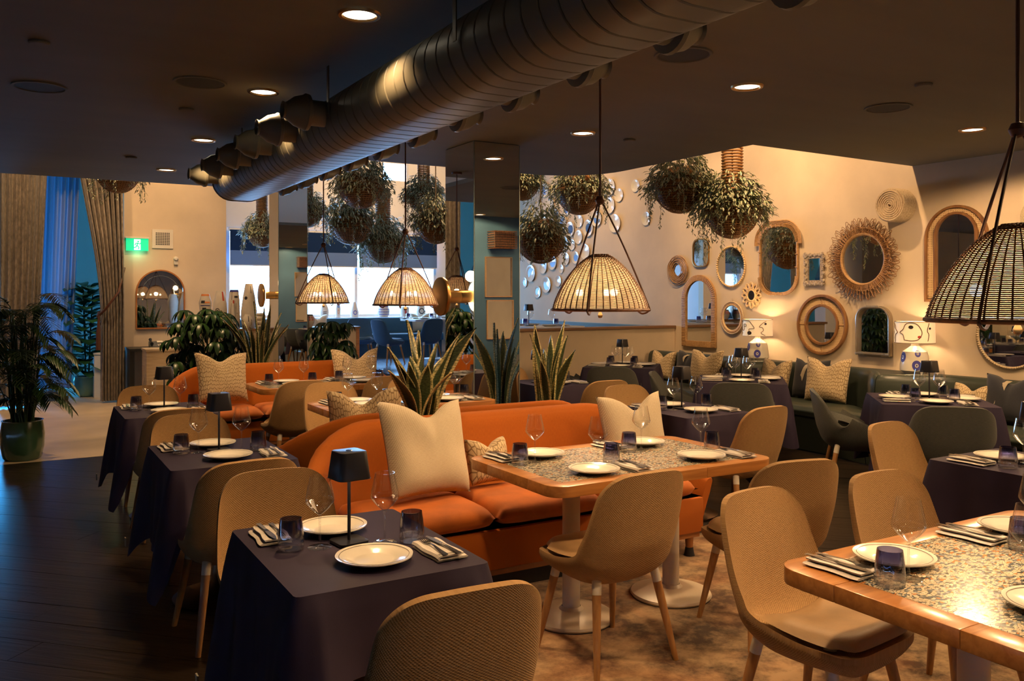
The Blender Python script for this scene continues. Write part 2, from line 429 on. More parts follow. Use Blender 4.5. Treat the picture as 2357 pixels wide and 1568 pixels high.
mat('oak_cap', (.20, .105, .05), .45)
mat('sofa_wood', (.34, .13, .035), .45, noise=.15, nscale=12)
def rug_mat():
    m, nt, N, L, B = nodes('rug'); setp(B, Roughness=.95, Specular_IOR_Level=.1, Sheen_Weight=.3)
    tc = N.new('ShaderNodeTexCoord')
    n1 = N.new('ShaderNodeTexNoise'); n1.inputs['Scale'].default_value = 4.2; n1.inputs['Detail'].default_value = 12; n1.inputs['Roughness'].default_value = .72
    n2 = N.new('ShaderNodeTexNoise'); n2.inputs['Scale'].default_value = 1.6; n2.inputs['Detail'].default_value = 8; n2.inputs['Distortion'].default_value = 1.5
    for n in (n1, n2): L.new(tc.outputs['Object'], n.inputs['Vector'])
    r1 = N.new('ShaderNodeValToRGB'); e = r1.color_ramp.elements
    e[0].position = .40; e[0].color = (.060, .032, .016, 1); e[1].position = .60; e[1].color = (.46, .31, .17, 1)
    r2 = N.new('ShaderNodeValToRGB'); f = r2.color_ramp.elements; f[0].position = .46; f[1].position = .64
    mx = N.new('ShaderNodeMix'); mx.data_type = 'RGBA'; L.new(n1.outputs['Fac'], r1.inputs['Fac']); L.new(n2.outputs['Fac'], r2.inputs['Fac'])
    ml = N.new('ShaderNodeMath'); ml.operation = 'MULTIPLY'; ml.inputs[1].default_value = .42
    L.new(r2.outputs['Color'], ml.inputs[0]); L.new(ml.outputs[0], mx.inputs['Factor'])
    r3 = N.new('ShaderNodeValToRGB'); g = r3.color_ramp.elements; g[0].position = .35; g[0].color = (.20, .05, .01, 1); g[1].position = .6; g[1].color = (.46, .20, .07, 1)
    L.new(n1.outputs['Fac'], r3.inputs['Fac'])
    L.new(r1.outputs['Color'], mx.inputs['A']); L.new(r3.outputs['Color'], mx.inputs['B']); L.new(mx.outputs['Result'], B.inputs['Base Color'])
    MATS['rug'] = m
rug_mat()
def terrazzo():
    m, nt, N, L, B = nodes('terrazzo'); setp(B, Roughness=.16, Specular_IOR_Level=.5)
    tc = N.new('ShaderNodeTexCoord'); mp = N.new('ShaderNodeMapping'); mp.inputs['Scale'].default_value = (80, 130, 1); mp.inputs['Rotation'].default_value = (0, 0, .5)
    wv = N.new('ShaderNodeTexNoise'); wv.inputs['Scale'].default_value = 9
    ad = N.new('ShaderNodeMix'); ad.data_type = 'RGBA'; ad.inputs['Factor'].default_value = .03
    L.new(tc.outputs['Object'], wv.inputs['Vector']); L.new(tc.outputs['Object'], ad.inputs['A']); L.new(wv.outputs['Color'], ad.inputs['B'])
    L.new(ad.outputs['Result'], mp.inputs['Vector'])
    vo = N.new('ShaderNodeTexVoronoi'); vo.voronoi_dimensions = '2D'; vo.feature = 'F1'; vo.inputs['Scale'].default_value = 1; L.new(mp.outputs['Vector'], vo.inputs['Vector'])
    vo.distance = 'MANHATTAN'; ve = N.new('ShaderNodeTexVoronoi'); ve.voronoi_dimensions = '2D'; ve.feature = 'F2'; ve.distance = 'MANHATTAN'; ve.inputs['Scale'].default_value = 1; L.new(mp.outputs['Vector'], ve.inputs['Vector'])
    sp = N.new('ShaderNodeSeparateColor'); L.new(vo.outputs['Color'], sp.inputs[0])
    rp = N.new('ShaderNodeValToRGB'); cr = rp.color_ramp; cr.interpolation = 'CONSTANT'
    cols = [(0, (.52, .43, .29)), (.26, (.10, .12, .13)), (.40, (.55, .46, .32)), (.55, (.28, .30, .29)), (.66, (.60, .52, .38)), (.82, (.46, .17, .04)), (.88, (.05, .06, .07)), (.94, (.5, .42, .3))]
    cr.elements[0].color = (*cols[0][1], 1); cr.elements[1].position = cols[1][0]; cr.elements[1].color = (*cols[1][1], 1)
    for p, c in cols[2:]:
        e = cr.elements.new(p); e.color = (*c, 1)
    L.new(sp.outputs[0], rp.inputs['Fac'])
    lt = N.new('ShaderNodeMath'); lt.operation = 'LESS_THAN'; lt.inputs[1].default_value = .15
    df = N.new('ShaderNodeMath'); df.operation = 'SUBTRACT'; L.new(ve.outputs['Distance'], df.inputs[0]); L.new(vo.outputs['Distance'], df.inputs[1]); L.new(df.outputs[0], lt.inputs[0])
    mx = N.new('ShaderNodeMix'); mx.data_type = 'RGBA'; L.new(lt.outputs[0], mx.inputs['Factor']); L.new(rp.outputs['Color'], mx.inputs['A']); mx.inputs['B'].default_value = (.06, .055, .05, 1)
    L.new(mx.outputs['Result'], B.inputs['Base Color']); MATS['terrazzo'] = m
terrazzo()
def dash_cloth(name, base, ink, sx, sy):
    """printed cloth: short wandering dashes"""
    m, nt, N, L, B = nodes(name); setp(B, Roughness=.85, Specular_IOR_Level=.2, Sheen_Weight=.2)
    tc = N.new('ShaderNodeTexCoord'); mp = N.new('ShaderNodeMapping'); mp.inputs['Scale'].default_value = (sx, sy, 1)
    L.new(tc.outputs['UV'], mp.inputs['Vector'])
    vo = N.new('ShaderNodeTexVoronoi'); vo.voronoi_dimensions = '2D'; vo.feature = 'DISTANCE_TO_EDGE'; vo.inputs['Scale'].default_value = 1; vo.inputs['Randomness'].default_value = .75
    L.new(mp.outputs['Vector'], vo.inputs['Vector'])
    r = N.new('ShaderNodeValToRGB'); r.color_ramp.elements[0].position = .07; r.color_ramp.elements[1].position = .13
    r.color_ramp.elements[0].color = (*ink, 1); r.color_ramp.elements[1].color = (*base, 1)
    L.new(vo.outputs['Distance'], r.inputs['Fac']); L.new(r.outputs['Color'], B.inputs['Base Color']); MATS[name] = m
dash_cloth('print_cloth', (.56, .43, .26), (.24, .16, .085), 70, 24)
# ------------------------------------------------------------------ the setting
LOWC, HIGHC = 2.90, 4.80
floor = structure('floor', MB().b2((-4, -3, -.12), (8.15, 9.2, -.014)), M_('floor_base'), smooth=False)
structure('floor_entrance', MB().b2((-4, 9.2, -.12), (8.15, 17.2, 0)), M_('pale_floor'), smooth=False)
structure('floor_raised', MB().prism([(4.85, 9.25), (8, 9.25), (8, 16), (2.94, 16), (2.94, 12.605), (4.85, 12.605)], 0.002, .40), M_('blue_floor'), smooth=False)

def clip(poly, a, b, c):      # keep a*x+b*y <= c
    out = []
    for i in range(len(poly)):
        p, q = poly[i], poly[(i+1) % len(poly)]
        dp, dq = a*p[0]+b*p[1]-c, a*q[0]+b*q[1]-c
        if dp <= 0: out.append(p)
        if dp*dq < 0:
            t = dp/(dp-dq); out.append((p[0]+(q[0]-p[0])*t, p[1]+(q[1]-p[1])*t))
    return out
def planks():
    rnd = random.Random(3); wd = .2; s2 = sqrt(.5); nplank = 0
    for row in range(-6, 66):
        y0 = row*wd - 1.2                      # distance along (1,1)/sqrt2
        x = -9.0 - rnd.random()*2.0
        while x < 8:
            ln = 2.3 + rnd.random()*.5
            loc = []
            for a, b in ((x+.0015, y0+.0015), (x+ln-.0015, y0+.0015), (x+ln-.0015, y0+wd-.0015), (x+.0015, y0+wd-.0015)):
                loc.append(((-a+b)*s2, (a+b)*s2))       # along (-1,1)/sqrt2, across (1,1)/sqrt2
            x += ln
            P = clip(clip(clip(clip(loc, 0, 1, 9.195), 0, -1, .3), -1, 0, 2.6), 1, 0, 6.9)
            if len(P) < 3: continue
            ar = abs(sum(P[i][0]*P[(i+1) % len(P)][1]-P[(i+1) % len(P)][0]*P[i][1] for i in range(len(P))))/2
            if ar < .02: continue
            cx = sum(p[0] for p in P)/len(P); cy = sum(p[1] for p in P)/len(P)
            A = pi*.75; ca, sa = cos(-A), sin(-A)     # local x along the plank, so the grain follows it
            Q = [((p[0]-cx)*ca-(p[1]-cy)*sa, (p[0]-cx)*sa+(p[1]-cy)*ca) for p in P]
            dz = -rnd.random()*.0012
            mb = MB().prism(Q, -.014, dz)
            link('plank', mb.mesh('plank', M_('dark_plank'), smooth=False), floor, (cx, cy, 0), A); nplank += 1
    return nplank
NPL = planks()
rug = MB().b2((1.45, -.4, .0005), (3.95, 4.20, .0045)).build('area_rug', M_('rug'), None, smooth=False)
tag(rug, 'worn beige and orange patterned rug under the front wooden tables', 'rug')

structure('wall_right', MB().b2((8, .35, 0), (8.15, 16.15, HIGHC)), M_('cream_wall'), smooth=False)
structure('wall_near', MB().b2((5, .2, 0), (8.15, .35, HIGHC)), M_('blue_wall'), smooth=False)
structure('wall_near_side', MB().b2((5, -3, 0), (5.15, .2, HIGHC)), M_('cream_wall'), smooth=False)
structure('wall_back', MB().b2((-4.15, -3.15, 0), (5.15, -3, HIGHC)), M_('cream_wall'), smooth=False)
structure('wall_left', MB().b2((-4.15, -3, 0), (-4, 17.2, HIGHC)), M_('cream_wall'), smooth=False)
mb = MB().b2((1.46, 13.9, 0), (2.94, 14.05, HIGHC)).b2((-.95, 13.9, 3.55), (1.46, 14.05, HIGHC)).b2((-4, 13.9, 0), (-.95, 14.05, HIGHC))
structure('wall_entrance', mb, M_('cream_wall'), smooth=False)
structure('wall_vestibule_side', MB().b2((2.79, 14.05, 0), (2.94, 17.2, HIGHC)), M_('white_wall'), smooth=False)
WU0, WU1, WZ0, WZ1 = 3.40, 7.60, 1.15, 2.82
mb = MB().b2((2.94, 16, 0), (8.15, 16.16, WZ0)).b2((2.94, 16, WZ1), (8.15, 16.16, 3.86)).b2((2.94, 16, WZ0), (WU0, 16.16, WZ1)).b2((WU1, 16, WZ0), (8.15, 16.16, WZ1))
mb.b2((2.94, 16, 3.86), (6.41, 16.16, 4.26)).b2((6.97, 16, 3.86), (8.15, 16.16, 4.26)).b2((2.94, 16, 4.26), (8.15, 16.16, HIGHC))
structure('wall_far', mb, M_('white_wall'), smooth=False)
mb = MB().b2((-4, 17, 0), (-.6, 17.15, HIGHC)).b2((.5, 17, 0), (2.79, 17.15, HIGHC)).b2((-.6, 17, 3.1), (.5, 17.15, HIGHC)).b2((-.6, 17, 0), (.5, 17.15, .1))
structure('wall_vestibule', mb, M_('white_wall'), smooth=False)

cpoly = [(-4, -3), (5.0, -3), (5.0, .2), (8, .2), (8, 5.46), (5.65, 5.40)]
for i in range(9):
    a = radians(90*i/8); cpoly.append((5.65-.7+.7*cos(a), 7.95-.7+.7*sin(a)))
cpoly += [(3.0, 7.95), (3.0, 8.6), (2.2, 8.6), (2.2, 10.8), (-4, 10.8)]
structure('ceiling', MB().prism(cpoly, LOWC, LOWC+.05), M_('ceiling_paint'), smooth=False)
structure('ceiling_fascia', MB().prism(cpoly, LOWC+.051, HIGHC), M_('fascia'), smooth=False)
structure('ceiling_upper', MB().b2((-4.15, -3.15, HIGHC+.002), (8.15, 17.2, HIGHC+.12)), M_('fascia'), smooth=False)

# big window with frame, panes and blinds
w1 = MB()
for a, b in (((WU0, 16.02, WZ0), (WU1, 16.10, WZ0+.05)), ((WU0, 16.02, WZ1-.06), (WU1, 16.10, WZ1)), ((WU0, 16.02, WZ0+.05), (WU0+.05, 16.10, WZ1-.06)), ((WU1-.05, 16.02, WZ0+.05), (WU1, 16.10, WZ1-.06)), ((5.84, 16.02, WZ0+.05), (5.90, 16.10, WZ1-.06))): w1.b2(a, b)
win1 = structure('window_1', w1, M_('white_paint'), smooth=False)
for a, b in ((WU0+.05, 5.84), (5.90, WU1-.05)):
    MB().b2((a, 16.055, WZ0+.05), (b, 16.061, WZ1-.06)).build('pane', M_('window_glass'), win1, smooth=False)
w2 = MB()
for a, b in (((6.41, 16.02, 3.86), (6.97, 16.10, 3.89)), ((6.41, 16.02, 4.23), (6.97, 16.10, 4.26)), ((6.41, 16.02, 3.89), (6.44, 16.10, 4.23)), ((6.94, 16.02, 3.89), (6.97, 16.10, 4.23))): w2.b2(a, b)
win2 = structure('window_2', w2, M_('white_paint'), smooth=False)
MB().b2((6.44, 16.055, 3.89), (6.94, 16.061, 4.23)).build('pane', M_('window_glass'), win2, smooth=False)
w3 = MB()
for x in (-.6, .44): w3.b2((x, 17.02, .1), (x+.06, 17.10, 3.1))
w3.b2((-.54, 17.02, .1), (.44, 17.10, .16)); w3.b2((-.54, 17.02, 3.04), (.44, 17.10, 3.1)); w3.b2((-.54, 17.03, 2.2), (.44, 17.09, 2.26))
win3 = structure('window_3', w3, M_('blind_dark'), smooth=False)
for x0, x1 in ((-.54, .44),):
    MB().b2((x0, 17.055, .16), (x1, 17.061, 2.2)).build('pane', M_('blue_pane'), win3, smooth=False)
    MB().b2((x0, 17.055, 2.26), (x1, 17.061, 3.04)).build('pane', M_('blue_pane'), win3, smooth=False)
for i, (a, b, nm) in enumerate(((WU0+.02, 4.62, 'left end of the big window'), (4.64, 5.86, 'middle of the big window behind pendants'), (5.88, WU1-.02, 'right end of the big window'))):
    r = thing('roller_blind', 'navy roller blind half lowered at the ' + nm, 'blind', ((a+b)/2, 15.93, WZ1), 0, 'roller blinds on the far window')
    h = (b-a)/2
    MB().tube([(-h, 0, -.05), (h, 0, -.05)], .035, 12).build('roller', M_('white_paint'), r)
    MB().b2((-h+.01, -.034, -.43), (h-.01, -.032, -.05)).build('opaque_cloth', M_('blind_dark'), r, smooth=False)
    MB().b2((-h+.01, -.034, -.69), (h-.01, -.033, -.43)).build('mesh_cloth', M_('blind_mesh'), r, smooth=False)
    MB().b2((-h+.01, -.040, -.71), (h-.01, -.028, -.69)).build('hem_bar', M_('white_paint'), r, smooth=False)

# half walls with wooden caps
hw = structure('wall_half_right', MB().b2((4.85, 9.10, 0), (8, 9.25, 1.115)), M_('cream_wall'), smooth=False)
MB().b2((4.82, 9.07, 1.116), (7.999, 9.28, 1.15)).build('cap', M_('oak_cap'), hw, smooth=False, bevel=.004)
hw = structure('wall_half_left', MB().b2((2.25, 12.28, 0), (4.50, 12.60, 1.065)), M_('cream_wall'), smooth=False)
MB().b2((2.22, 12.25, 1.066), (4.56, 12.63, 1.10)).build('cap', M_('oak_cap'), hw, smooth=False, bevel=.004)
MB().b2((4.501, 12.27, 0), (4.55, 12.61, 1.064)).build('end_panel', M_('oak'), hw, smooth=False)
# stair flight in the left rear corner (seen in the pillar's mirror)
st = thing('staircase', 'white-sided staircase with a blue sloping stringer beside the entrance curtain', 'stairs', (-.3, 13.3, 0))
def stair_tri(h0, h1, v0, v1):
    V = []
    for v in (v0, v1): V += [(0, v, h0 if h0 < 1.4 else h0), (0, v, h1), (-1.3, v, h1+2.5), (-1.3, v, h0+(2.5 if h0 > .1 else 0))]
    return MB().add(V, [(0,1,2,3),(7,6,5,4),(0,4,5,1),(1,5,6,2),(2,6,7,3),(3,7,4,0)])
stair_tri(0, 1.8, 0, .3).build('side_panel', M_('white_wall'), st, smooth=False)
stair_tri(1.80, 1.98, -.02, .32).build('stringer', M_('blue_wall'), st, smooth=False)

# mirrored pillars: core, mirror panels and round sconces
def pillar(u0, v0, su, sv, ztop, label):
    p = thing('mirrored_pillar', label, 'pillar', (u0+su/2, v0+sv/2, 0))
    a, b = su/2, sv/2
    MB().b2((-a+.008, -b+.008, 0), (a-.008, b-.008, ztop)).build('core', M_('blue_wall'), p, smooth=False)
    MB().b2((-a+.008, -b, .1), (a-.008, -b+.0075, ztop-.005)).build('mirror_panel', M_('mirror'), p, smooth=False)
    MB().b2((-a, -b+.008, .1), (-a+.0075, b-.008, ztop-.005)).build('mirror_panel', M_('mirror'), p, smooth=False)
    MB().b2((a-.0075, -b+.008, .1), (a, b-.008, ztop-.005)).build('mirror_panel', M_('mirror'), p, smooth=False)
    for x, y in ((-a, -b), (a-.006, -b)):
        MB().b2((x, y, .1), (x+.006, y+.006, ztop-.005)).build('corner_trim', M_('mirror_edge'), p, smooth=False)
    MB().b2((-a-.01, -b-.01, 0), (a+.01, b+.01, .099)).build('skirting', M_('black'), p, smooth=False)
    return p
PBu, PBv = 3.42, 6.45
PAu, PAv = 3.25, 12.0
pillar(PBu, PBv, .46, .56, LOWC-.002, 'tall mirror-clad pillar behind the front orange sofa')
pillar(PAu, PAv, .42, .50, HIGHC-.002, 'farther mirror-clad pillar standing in the half wall by the vases')
def sconce(loc, r, label):
    s = thing('wall_sconce', label, 'wall light', loc, 0, 'round brass sconces on mirrored pillars')
    MB().lathe([(.055, 0), (.055, -.16)], 24, ax='x').build('arm', M_('brass'), s)
    MB().lathe([(r*.86, -.16), (r*.98, -.165), (r, -.18), (r*.98, -.195), (r*.86, -.2)], 40, ax='x').build('disc', M_('brass'), s)
    MB().lathe([(r*.80, -.158), (r*.80, -.154)], 32, ax='x').build('glow_plate', M_('sconce_glow'), s)
sconce((PBu-.001, PBv+.27, 1.56), .17, 'round brass disc sconce on the nearer mirrored pillar')
sconce((PAu-.001, PAv+.22, 1.57), .17, 'round brass disc sconce on the farther mirrored pillar')
point((PBu-.11, PBv+.27, 1.74), 3, .05); point((PAu-.11, PAv+.22, 1.75), 3, .05)

# ------------------------------------------------------------------ duct with seams, nozzles and straps
DR, DL, DRc, DZ = .175, 1.765, 1.90, 2.62
dpoly = [(DL+DR*cos(a), DZ+DR*sin(a)) for a in [radians(90+180*i/14) for i in range(15)]] + [(DRc+DR*cos(a), DZ+DR*sin(a)) for a in [radians(-90+180*i/14) for i in range(15)]]
def oval(scale_in): 
    out = []
    for i, (x, z) in enumerate(dpoly):
        cx = DL if i < 15 else DRc
        k = (DR-scale_in)/DR
        out.append((cx+(x-cx)*k, DZ+(z-DZ)*k))
    return out
duct = thing('ventilation_duct', 'long grey flat-oval ventilation duct with ribbed seams hung under the ceiling', 'duct', (0, 0, 0))
def oval_ring(y0, y1, ins=0., bevel=.004):
    mb = MB(); rings = [(oval(ins+bevel), y0), (oval(ins), y0+bevel), (oval(ins), y1-bevel), (oval(ins+bevel), y1)]
    n = len(dpoly); V = []; F = []
    for P, y in rings: V += [(x, y, z) for x, z in P]
    for j in range(3):
        for i in range(n):
            k = (i+1) % n; F.append((j*n+i, j*n+k, (j+1)*n+k, (j+1)*n+i))
    F.append(tuple(range(n))); F.append(tuple(range(3*n, 4*n)))
    return mb.add(V, F)
DSEG = .118
sec = oval_ring(0, DSEG-.007).mesh('duct_section', M_('grey_metal'), angle=25)
y = -1.6
while y < 8.0:
    link('duct_section', sec, duct, (0, y, 0)); y += DSEG
DEND = y
oval_ring(-1.6, DEND-.01, .010, .001).build('duct_liner', M_('duct_core'), duct)
oval_ring(DEND-.004, DEND+.03, -.006, .01).build('end_cap', M_('grey_metal'), duct, angle=25)
nz = MB().lathe([(.075, .0), (.075, .10), (.105, .11), (.108, .13), (.100, .14), (.085, .19), (.055, .23), (.045, .245), (.052, .26), (.045, .262), (.036, .24)], 24, ax='x', caps=False)
nzm = nz.mesh('nozzle', M_('grey_metal'))
nzi = MB().lathe([(.0001, .20), (.06, .20)], 16, ax='x').mesh('throat', M_('duct_core'))
for k in range(6):
    o = link('nozzle', nzm, duct, (DL-DR+.02, 4.9+.6*k, DZ+.02), (0, 0, pi)); link('throat', nzi, o)
for k in range(11):
    o = link('nozzle', nzm, duct, (DRc+DR-.02, 1.9+.6*k, DZ-.02), (0, 0, 0)); link('throat', nzi, o)
for v in (3.15, 4.78, 6.9):
    MB().b2((DL-DR-.012, v-.015, DZ), (DL-DR-.006, v+.015, LOWC-.004)).build('hanger_strap', M_('grey_metal'), duct, smooth=False)

# ------------------------------------------------------------------ ceiling fixtures
trim = MB().lathe([(.078, -.001), (.083, -.012), (.098, -.012), (.102, -.001)], 40, caps=False).mesh('trim_ring', M_('brass'))
lens = MB().lathe([(.0001, -.002), (.082, -.002)], 32).mesh('reflector', M_('glow_can'))
DLN = {(1.42, 3.83): 'recessed downlight left of the duct, nearest the camera', (1.42, 5.6): 'recessed downlight left of the duct, second nearest', (1.42, 7.6): 'recessed downlight left of the duct, third from the camera',
       (1.42, 9.6): 'recessed downlight left of the duct, farthest and smallest', (4.03, 3.9): 'recessed downlight in the ceiling above the sofa tables, brightest on the right', (4.03, 5.7): 'recessed downlight beside the brown pendant rod',
       (6.63, 4.0): 'recessed downlight near the ceiling corner at far right'}
for (x, y) in DOWN:
    if (x, y) in DLN:
        r = thing('downlight', DLN[(x, y)], 'ceiling light', (x, y, LOWC-.001), 0, 'recessed downlights')
        link('trim_ring', trim, r); link('reflector', lens, r)
    else:
        r = thing('downlight', 'recessed downlight outside the view behind the camera', 'ceiling light', (x, y, LOWC-.001), 0, 'recessed downlights behind the camera')
        link('trim_ring', trim, r); link('reflector', lens, r)
spk = ('ceiling_speaker', 'speaker', [('rim', MB().lathe([(.140, -.001), (.145, -.008), (.158, -.008), (.160, -.001)], 40, caps=False).mesh('rim', M_('ceiling_paint'))),
        ('grille', MB().lathe([(.0001, -.005), (.139, -.004)], 40).mesh('grille', mat('grille', (.045, .043, .036), .8, bump=.8, bscale=500)))])
for (x, y, l) in ((1.02, 5.56, 'round ceiling speaker left of the duct, dark and painted over'), (.16, 6.2, 'faint round ceiling speaker at far left of the ceiling'), (3.2, 3.57, 'round ceiling speaker just right of the duct'), (5.35, 3.84, 'round ceiling speaker between the two right-hand downlights'), (.62, 3.5, 'round ceiling speaker at the top edge, left of duct')):
    place(spk, l, (x, y, LOWC-.001))
cap = MB().lathe([(.0001, -.016), (.045, -.016), (.052, -.010), (.052, -.001)], 28).mesh('sprinkler_cap', M_('ceiling_paint'))
for i, (x, y, l) in enumerate(((.13, 5.1, 'concealed sprinkler disc at upper left of the ceiling'), (-.12, 6.6, 'concealed sprinkler disc on the left, below the first one'), (1.08, 6.4, 'concealed sprinkler disc beside the second left downlight'), (1.0, 8.9, 'small concealed sprinkler disc above the farthest left downlight'), (4.95, 3.3, 'concealed sprinkler disc at upper right of the ceiling'), (4.55, 5.75, 'concealed sprinkler disc right of the brown pendant rod'))):
    single('sprinkler_disc', cap, l, 'sprinkler', (x, y, LOWC-.001), 0, 'sprinkler discs')

# ------------------------------------------------------------------ entrance side
def curtain(name, label, top, mid, zt, v, folds, mt, group, zm=1.22, zb=.03, amp=.055, tie=None):
    """top/mid: (u0,u1) at the top and at the tie height; below it hangs straight"""
    def fn(a, b):
        z = zt + (zb-zt)*b
        k = min(1, max(0, (zt-z)/(zt-zm))); k = k*k*(3-2*k) if tie else b
        u0 = top[0]+(mid[0]-top[0])*k; u1 = top[1]+(mid[1]-top[1])*k
        sq = .6+.4*(1-k)
        y = amp*sq*sin(a*folds*2*pi+.6*sin(a*7)) + .018*sin(a*folds*5.1+2*b)
        return (u0+(u1-u0)*a, v+y, z)
    r = thing(name, label, 'curtain', (0, 0, 0), 0, group)
    # objects sit at their own base
    bx = (mid[0]+mid[1])/2; r.location = (bx, v, 0)
    mb = MB().grid(lambda a, b: (fn(a, b)[0]-bx, fn(a, b)[1]-v, fn(a, b)[2]), 140, 40)
    mb.build('drape', mt, r, angle=80, solid=.006)
    return r, bx
curtain('curtain', 'heavy grey-beige curtain hanging behind the palm at far left', (-.16, .50), (-.16, .30), 4.4, 13.72, 7, M_('curtain_cloth'), 'entrance curtains')
rc, bx = curtain('curtain', 'heavy grey-beige curtain tied back beside the fiddle-leaf fig', (.76, 1.42), (1.13, 1.44), 4.4, 13.72, 8, M_('curtain_cloth'), 'entrance curtains', tie=True)
MB().tube([(1.46-bx, .12, 1.98), (1.36-bx, -.13, 1.62), (1.18-bx, -.13, 1.36), (1.09-bx, -.02, 1.26), (1.12-bx, .12, 1.32)], .018, 8).build('tieback', M_('brown_cord'), rc)
MB().tube([(1.10-bx, -.12, 1.28), (1.09-bx, -.13, 1.0), (1.09-bx, -.13, .78)], [.012, .03, .035], 8).build('tassel', M_('brown_cord'), rc)
curtain('sheer_curtain', 'blue-lit pale curtain hanging in the entrance behind grey curtains', (.30, .95), (.20, .80), 4.0, 14.6, 7, M_('blue_curtain'), None, amp=.06, zb=.16)
structure('trim_1', MB().b2((-.9, 14.3, 0.001), (.72, 15.2, .14)), M_('blue_floor'), smooth=False)

# arched mirror, exit sign, vent, sensor on the entrance wall
am = thing('arched_mirror', 'large arched mirror with thin reddish wood frame on the entrance wall', 'mirror', (1.97, 13.895, 1.06))
def arch_poly(hw, h, n=20, base=0.):
    return [(hw, base)] + [(hw*cos(pi*i/n), h-hw+hw*sin(pi*i/n)) for i in range(n+1)] + [(-hw, base)]
def frame_from(outer, inner, y0, y1):
    n = len(outer); V = [(x, y0, z) for x, z in outer]+[(x, y0, z) for x, z in inner]+[(x, y1, z) for x, z in outer]+[(x, y1, z) for x, z in inner]; F = []
    for i in range(n):
        k = (i+1) % n
        F += [(i, k, n+k, n+i), (2*n+i, 3*n+i, 3*n+k, 2*n+k), (i, 2*n+i, 2*n+k, k), (n+i, n+k, 3*n+k, 3*n+i)]
    return MB().add(V, F)
O, I = arch_poly(.35, .90), arch_poly(.33, .88, base=.02)
frame_from(O, I, -.03, 0).build('frame', M_('sofa_wood'), am, angle=30)
MB().add([(x, -.012, z) for x, z in I], [tuple(range(len(I)))]).build('glass', M_('mirror'), am, smooth=False)
I2 = arch_poly(.265, .81, base=.085)
frame_from(I2, [(x*.985, z*.993+.003) for x, z in I2], -.0145, -.0125).build('bevel_line', M_('mirror_edge'), am, angle=30)
ex = thing('exit_sign', 'lit green exit sign with running figure on the entrance wall', 'sign', (1.64, 13.895, 2.24))
MB().b2((-.165, -.05, .185), (.165, 0, .21)).build('housing', M_('plastic_white'), ex, smooth=False)
MB().b2((-.155, -.034, 0), (.155, -.026, .184)).build('panel', M_('exit_green'), ex, smooth=False)
MB().b2((-.045, -.036, .012), (.045, -.0345, .172)).build('doorway', M_('exit_white'), ex, smooth=False)
fg = MB()
fg.lathe([(.0001, -.001), (.013, -.001), (.013, 0)], 12, c=(.012, -.0365, .138), ax='y')
for pth in ([(.008, .12), (-.006, .075)], [(-.006, .078), (.022, .055), (.018, .022)], [(-.006, .078), (-.022, .05), (-.05, .045)], [(.006, .115), (.034, .10), (.05, .118)], [(.006, .115), (-.022, .108), (-.034, .082)]):
    fg.tube([(x, -.0375, z) for x, z in pth], .0075, 6)
fg.build('running_figure', M_('exit_green'), ex)
point((1.64, 13.80, 2.2), .8, .05, (.2, 1, .6))
vt = thing('wall_vent', 'square white wall vent grille beside the exit sign', 'vent', (2.0, 13.897, 2.43))
MB().b2((-.15, -.012, -.145), (.15, 0, .145)).build('plate', M_('plastic_white'), vt, smooth=False, bevel=.003)
gm = MB()
for i in range(8):
    for j in range(8): gm.b2((-.09+i*.0257-.009, -.0135, -.085+j*.0245-.008), (-.09+i*.0257+.009, -.0122, -.085+j*.0245+.008))
o = gm.build('grille_holes', M_('black'), vt, smooth=False); o['kind'] = 'stuff'
se = thing('motion_sensor', 'small white motion sensor under the wall vent', 'sensor', (2.19, 13.897, 2.13))
MB().lathe([(.0001, -.05), (.02, -.048), (.034, -.03), (.036, 0)], 20, ax='y').build('dome', M_('plastic_white'), se)
MB().b2((-.03, -.025, -.09), (.03, 0, -.02)).build('body', M_('plastic_white'), se, bevel=.008)

# host stand, console with telephone, pedestal
hs = thing('host_stand', 'travertine host stand block in front of the arched mirror', 'host stand', (1.86, 12.75, 0))
MB().b2((-.06-.2, -.2, 0), (.27, .25, .80)).build('block', M_('travertine'), hs, smooth=False, bevel=.004)
MB().b2((-.27, -.21, .801), (.28, .26, .83)).build('top_slab', M_('travertine'), hs, smooth=False, bevel=.004)
cs = thing('console_table', 'dark console table behind the travertine host stand', 'console', (2.05, 13.55, 0))
MB().b2((-.58, -.28, .76), (.62, .33, .80)).build('top', M_('black'), cs, smooth=False)
for x in (-.575, .555): MB().b2((x, -.27, 0), (x+.06, .32, .759)).build('leg', M_('black'), cs, smooth=False)
ph = thing('desk_telephone', 'black desk telephone on the console below the arched mirror', 'telephone', (1.86, 13.5, .80))
MB().add([(-.1,-.09,.001),(.1,-.09,.001),(.1,.09,.001),(-.1,.09,.001),(-.1,-.09,.02),(.1,-.09,.02),(.1,.09,.09),(-.1,.09,.09)], [(0,3,2,1),(4,5,6,7),(0,1,5,4),(1,2,6,5),(2,3,7,6),(3,0,4,7)]).build('body', M_('plastic_grey'), ph, bevel=.006)
MB().tube([(-.075, -.09, .06), (-.075, -.05, .065), (-.075, .05, .10), (-.075, .09, .115)], [.024, .014, .014, .024], 8).build('handset', M_('black'), ph)
MB().box((.05, .035, .083), (.08, .06, .004), M=Matrix.Rotation(radians(21), 3, 'X')).build('screen', M_('plastic_white'), ph, smooth=False)
kb = MB()
for i in range(3):
    for j in range(4): kb.box((.02+i*.026, -.07+j*.019, .030+j*.0074), (.016, .012, .008), M=Matrix.Rotation(radians(21), 3, 'X'))
o = kb.build('keypad', M_('plastic_white'), ph, smooth=False); o['kind'] = 'stuff'
bk = thing('menu_folder', 'dark folder lying on the console beside the telephone', 'folder', (2.3, 13.48, .80), .2)
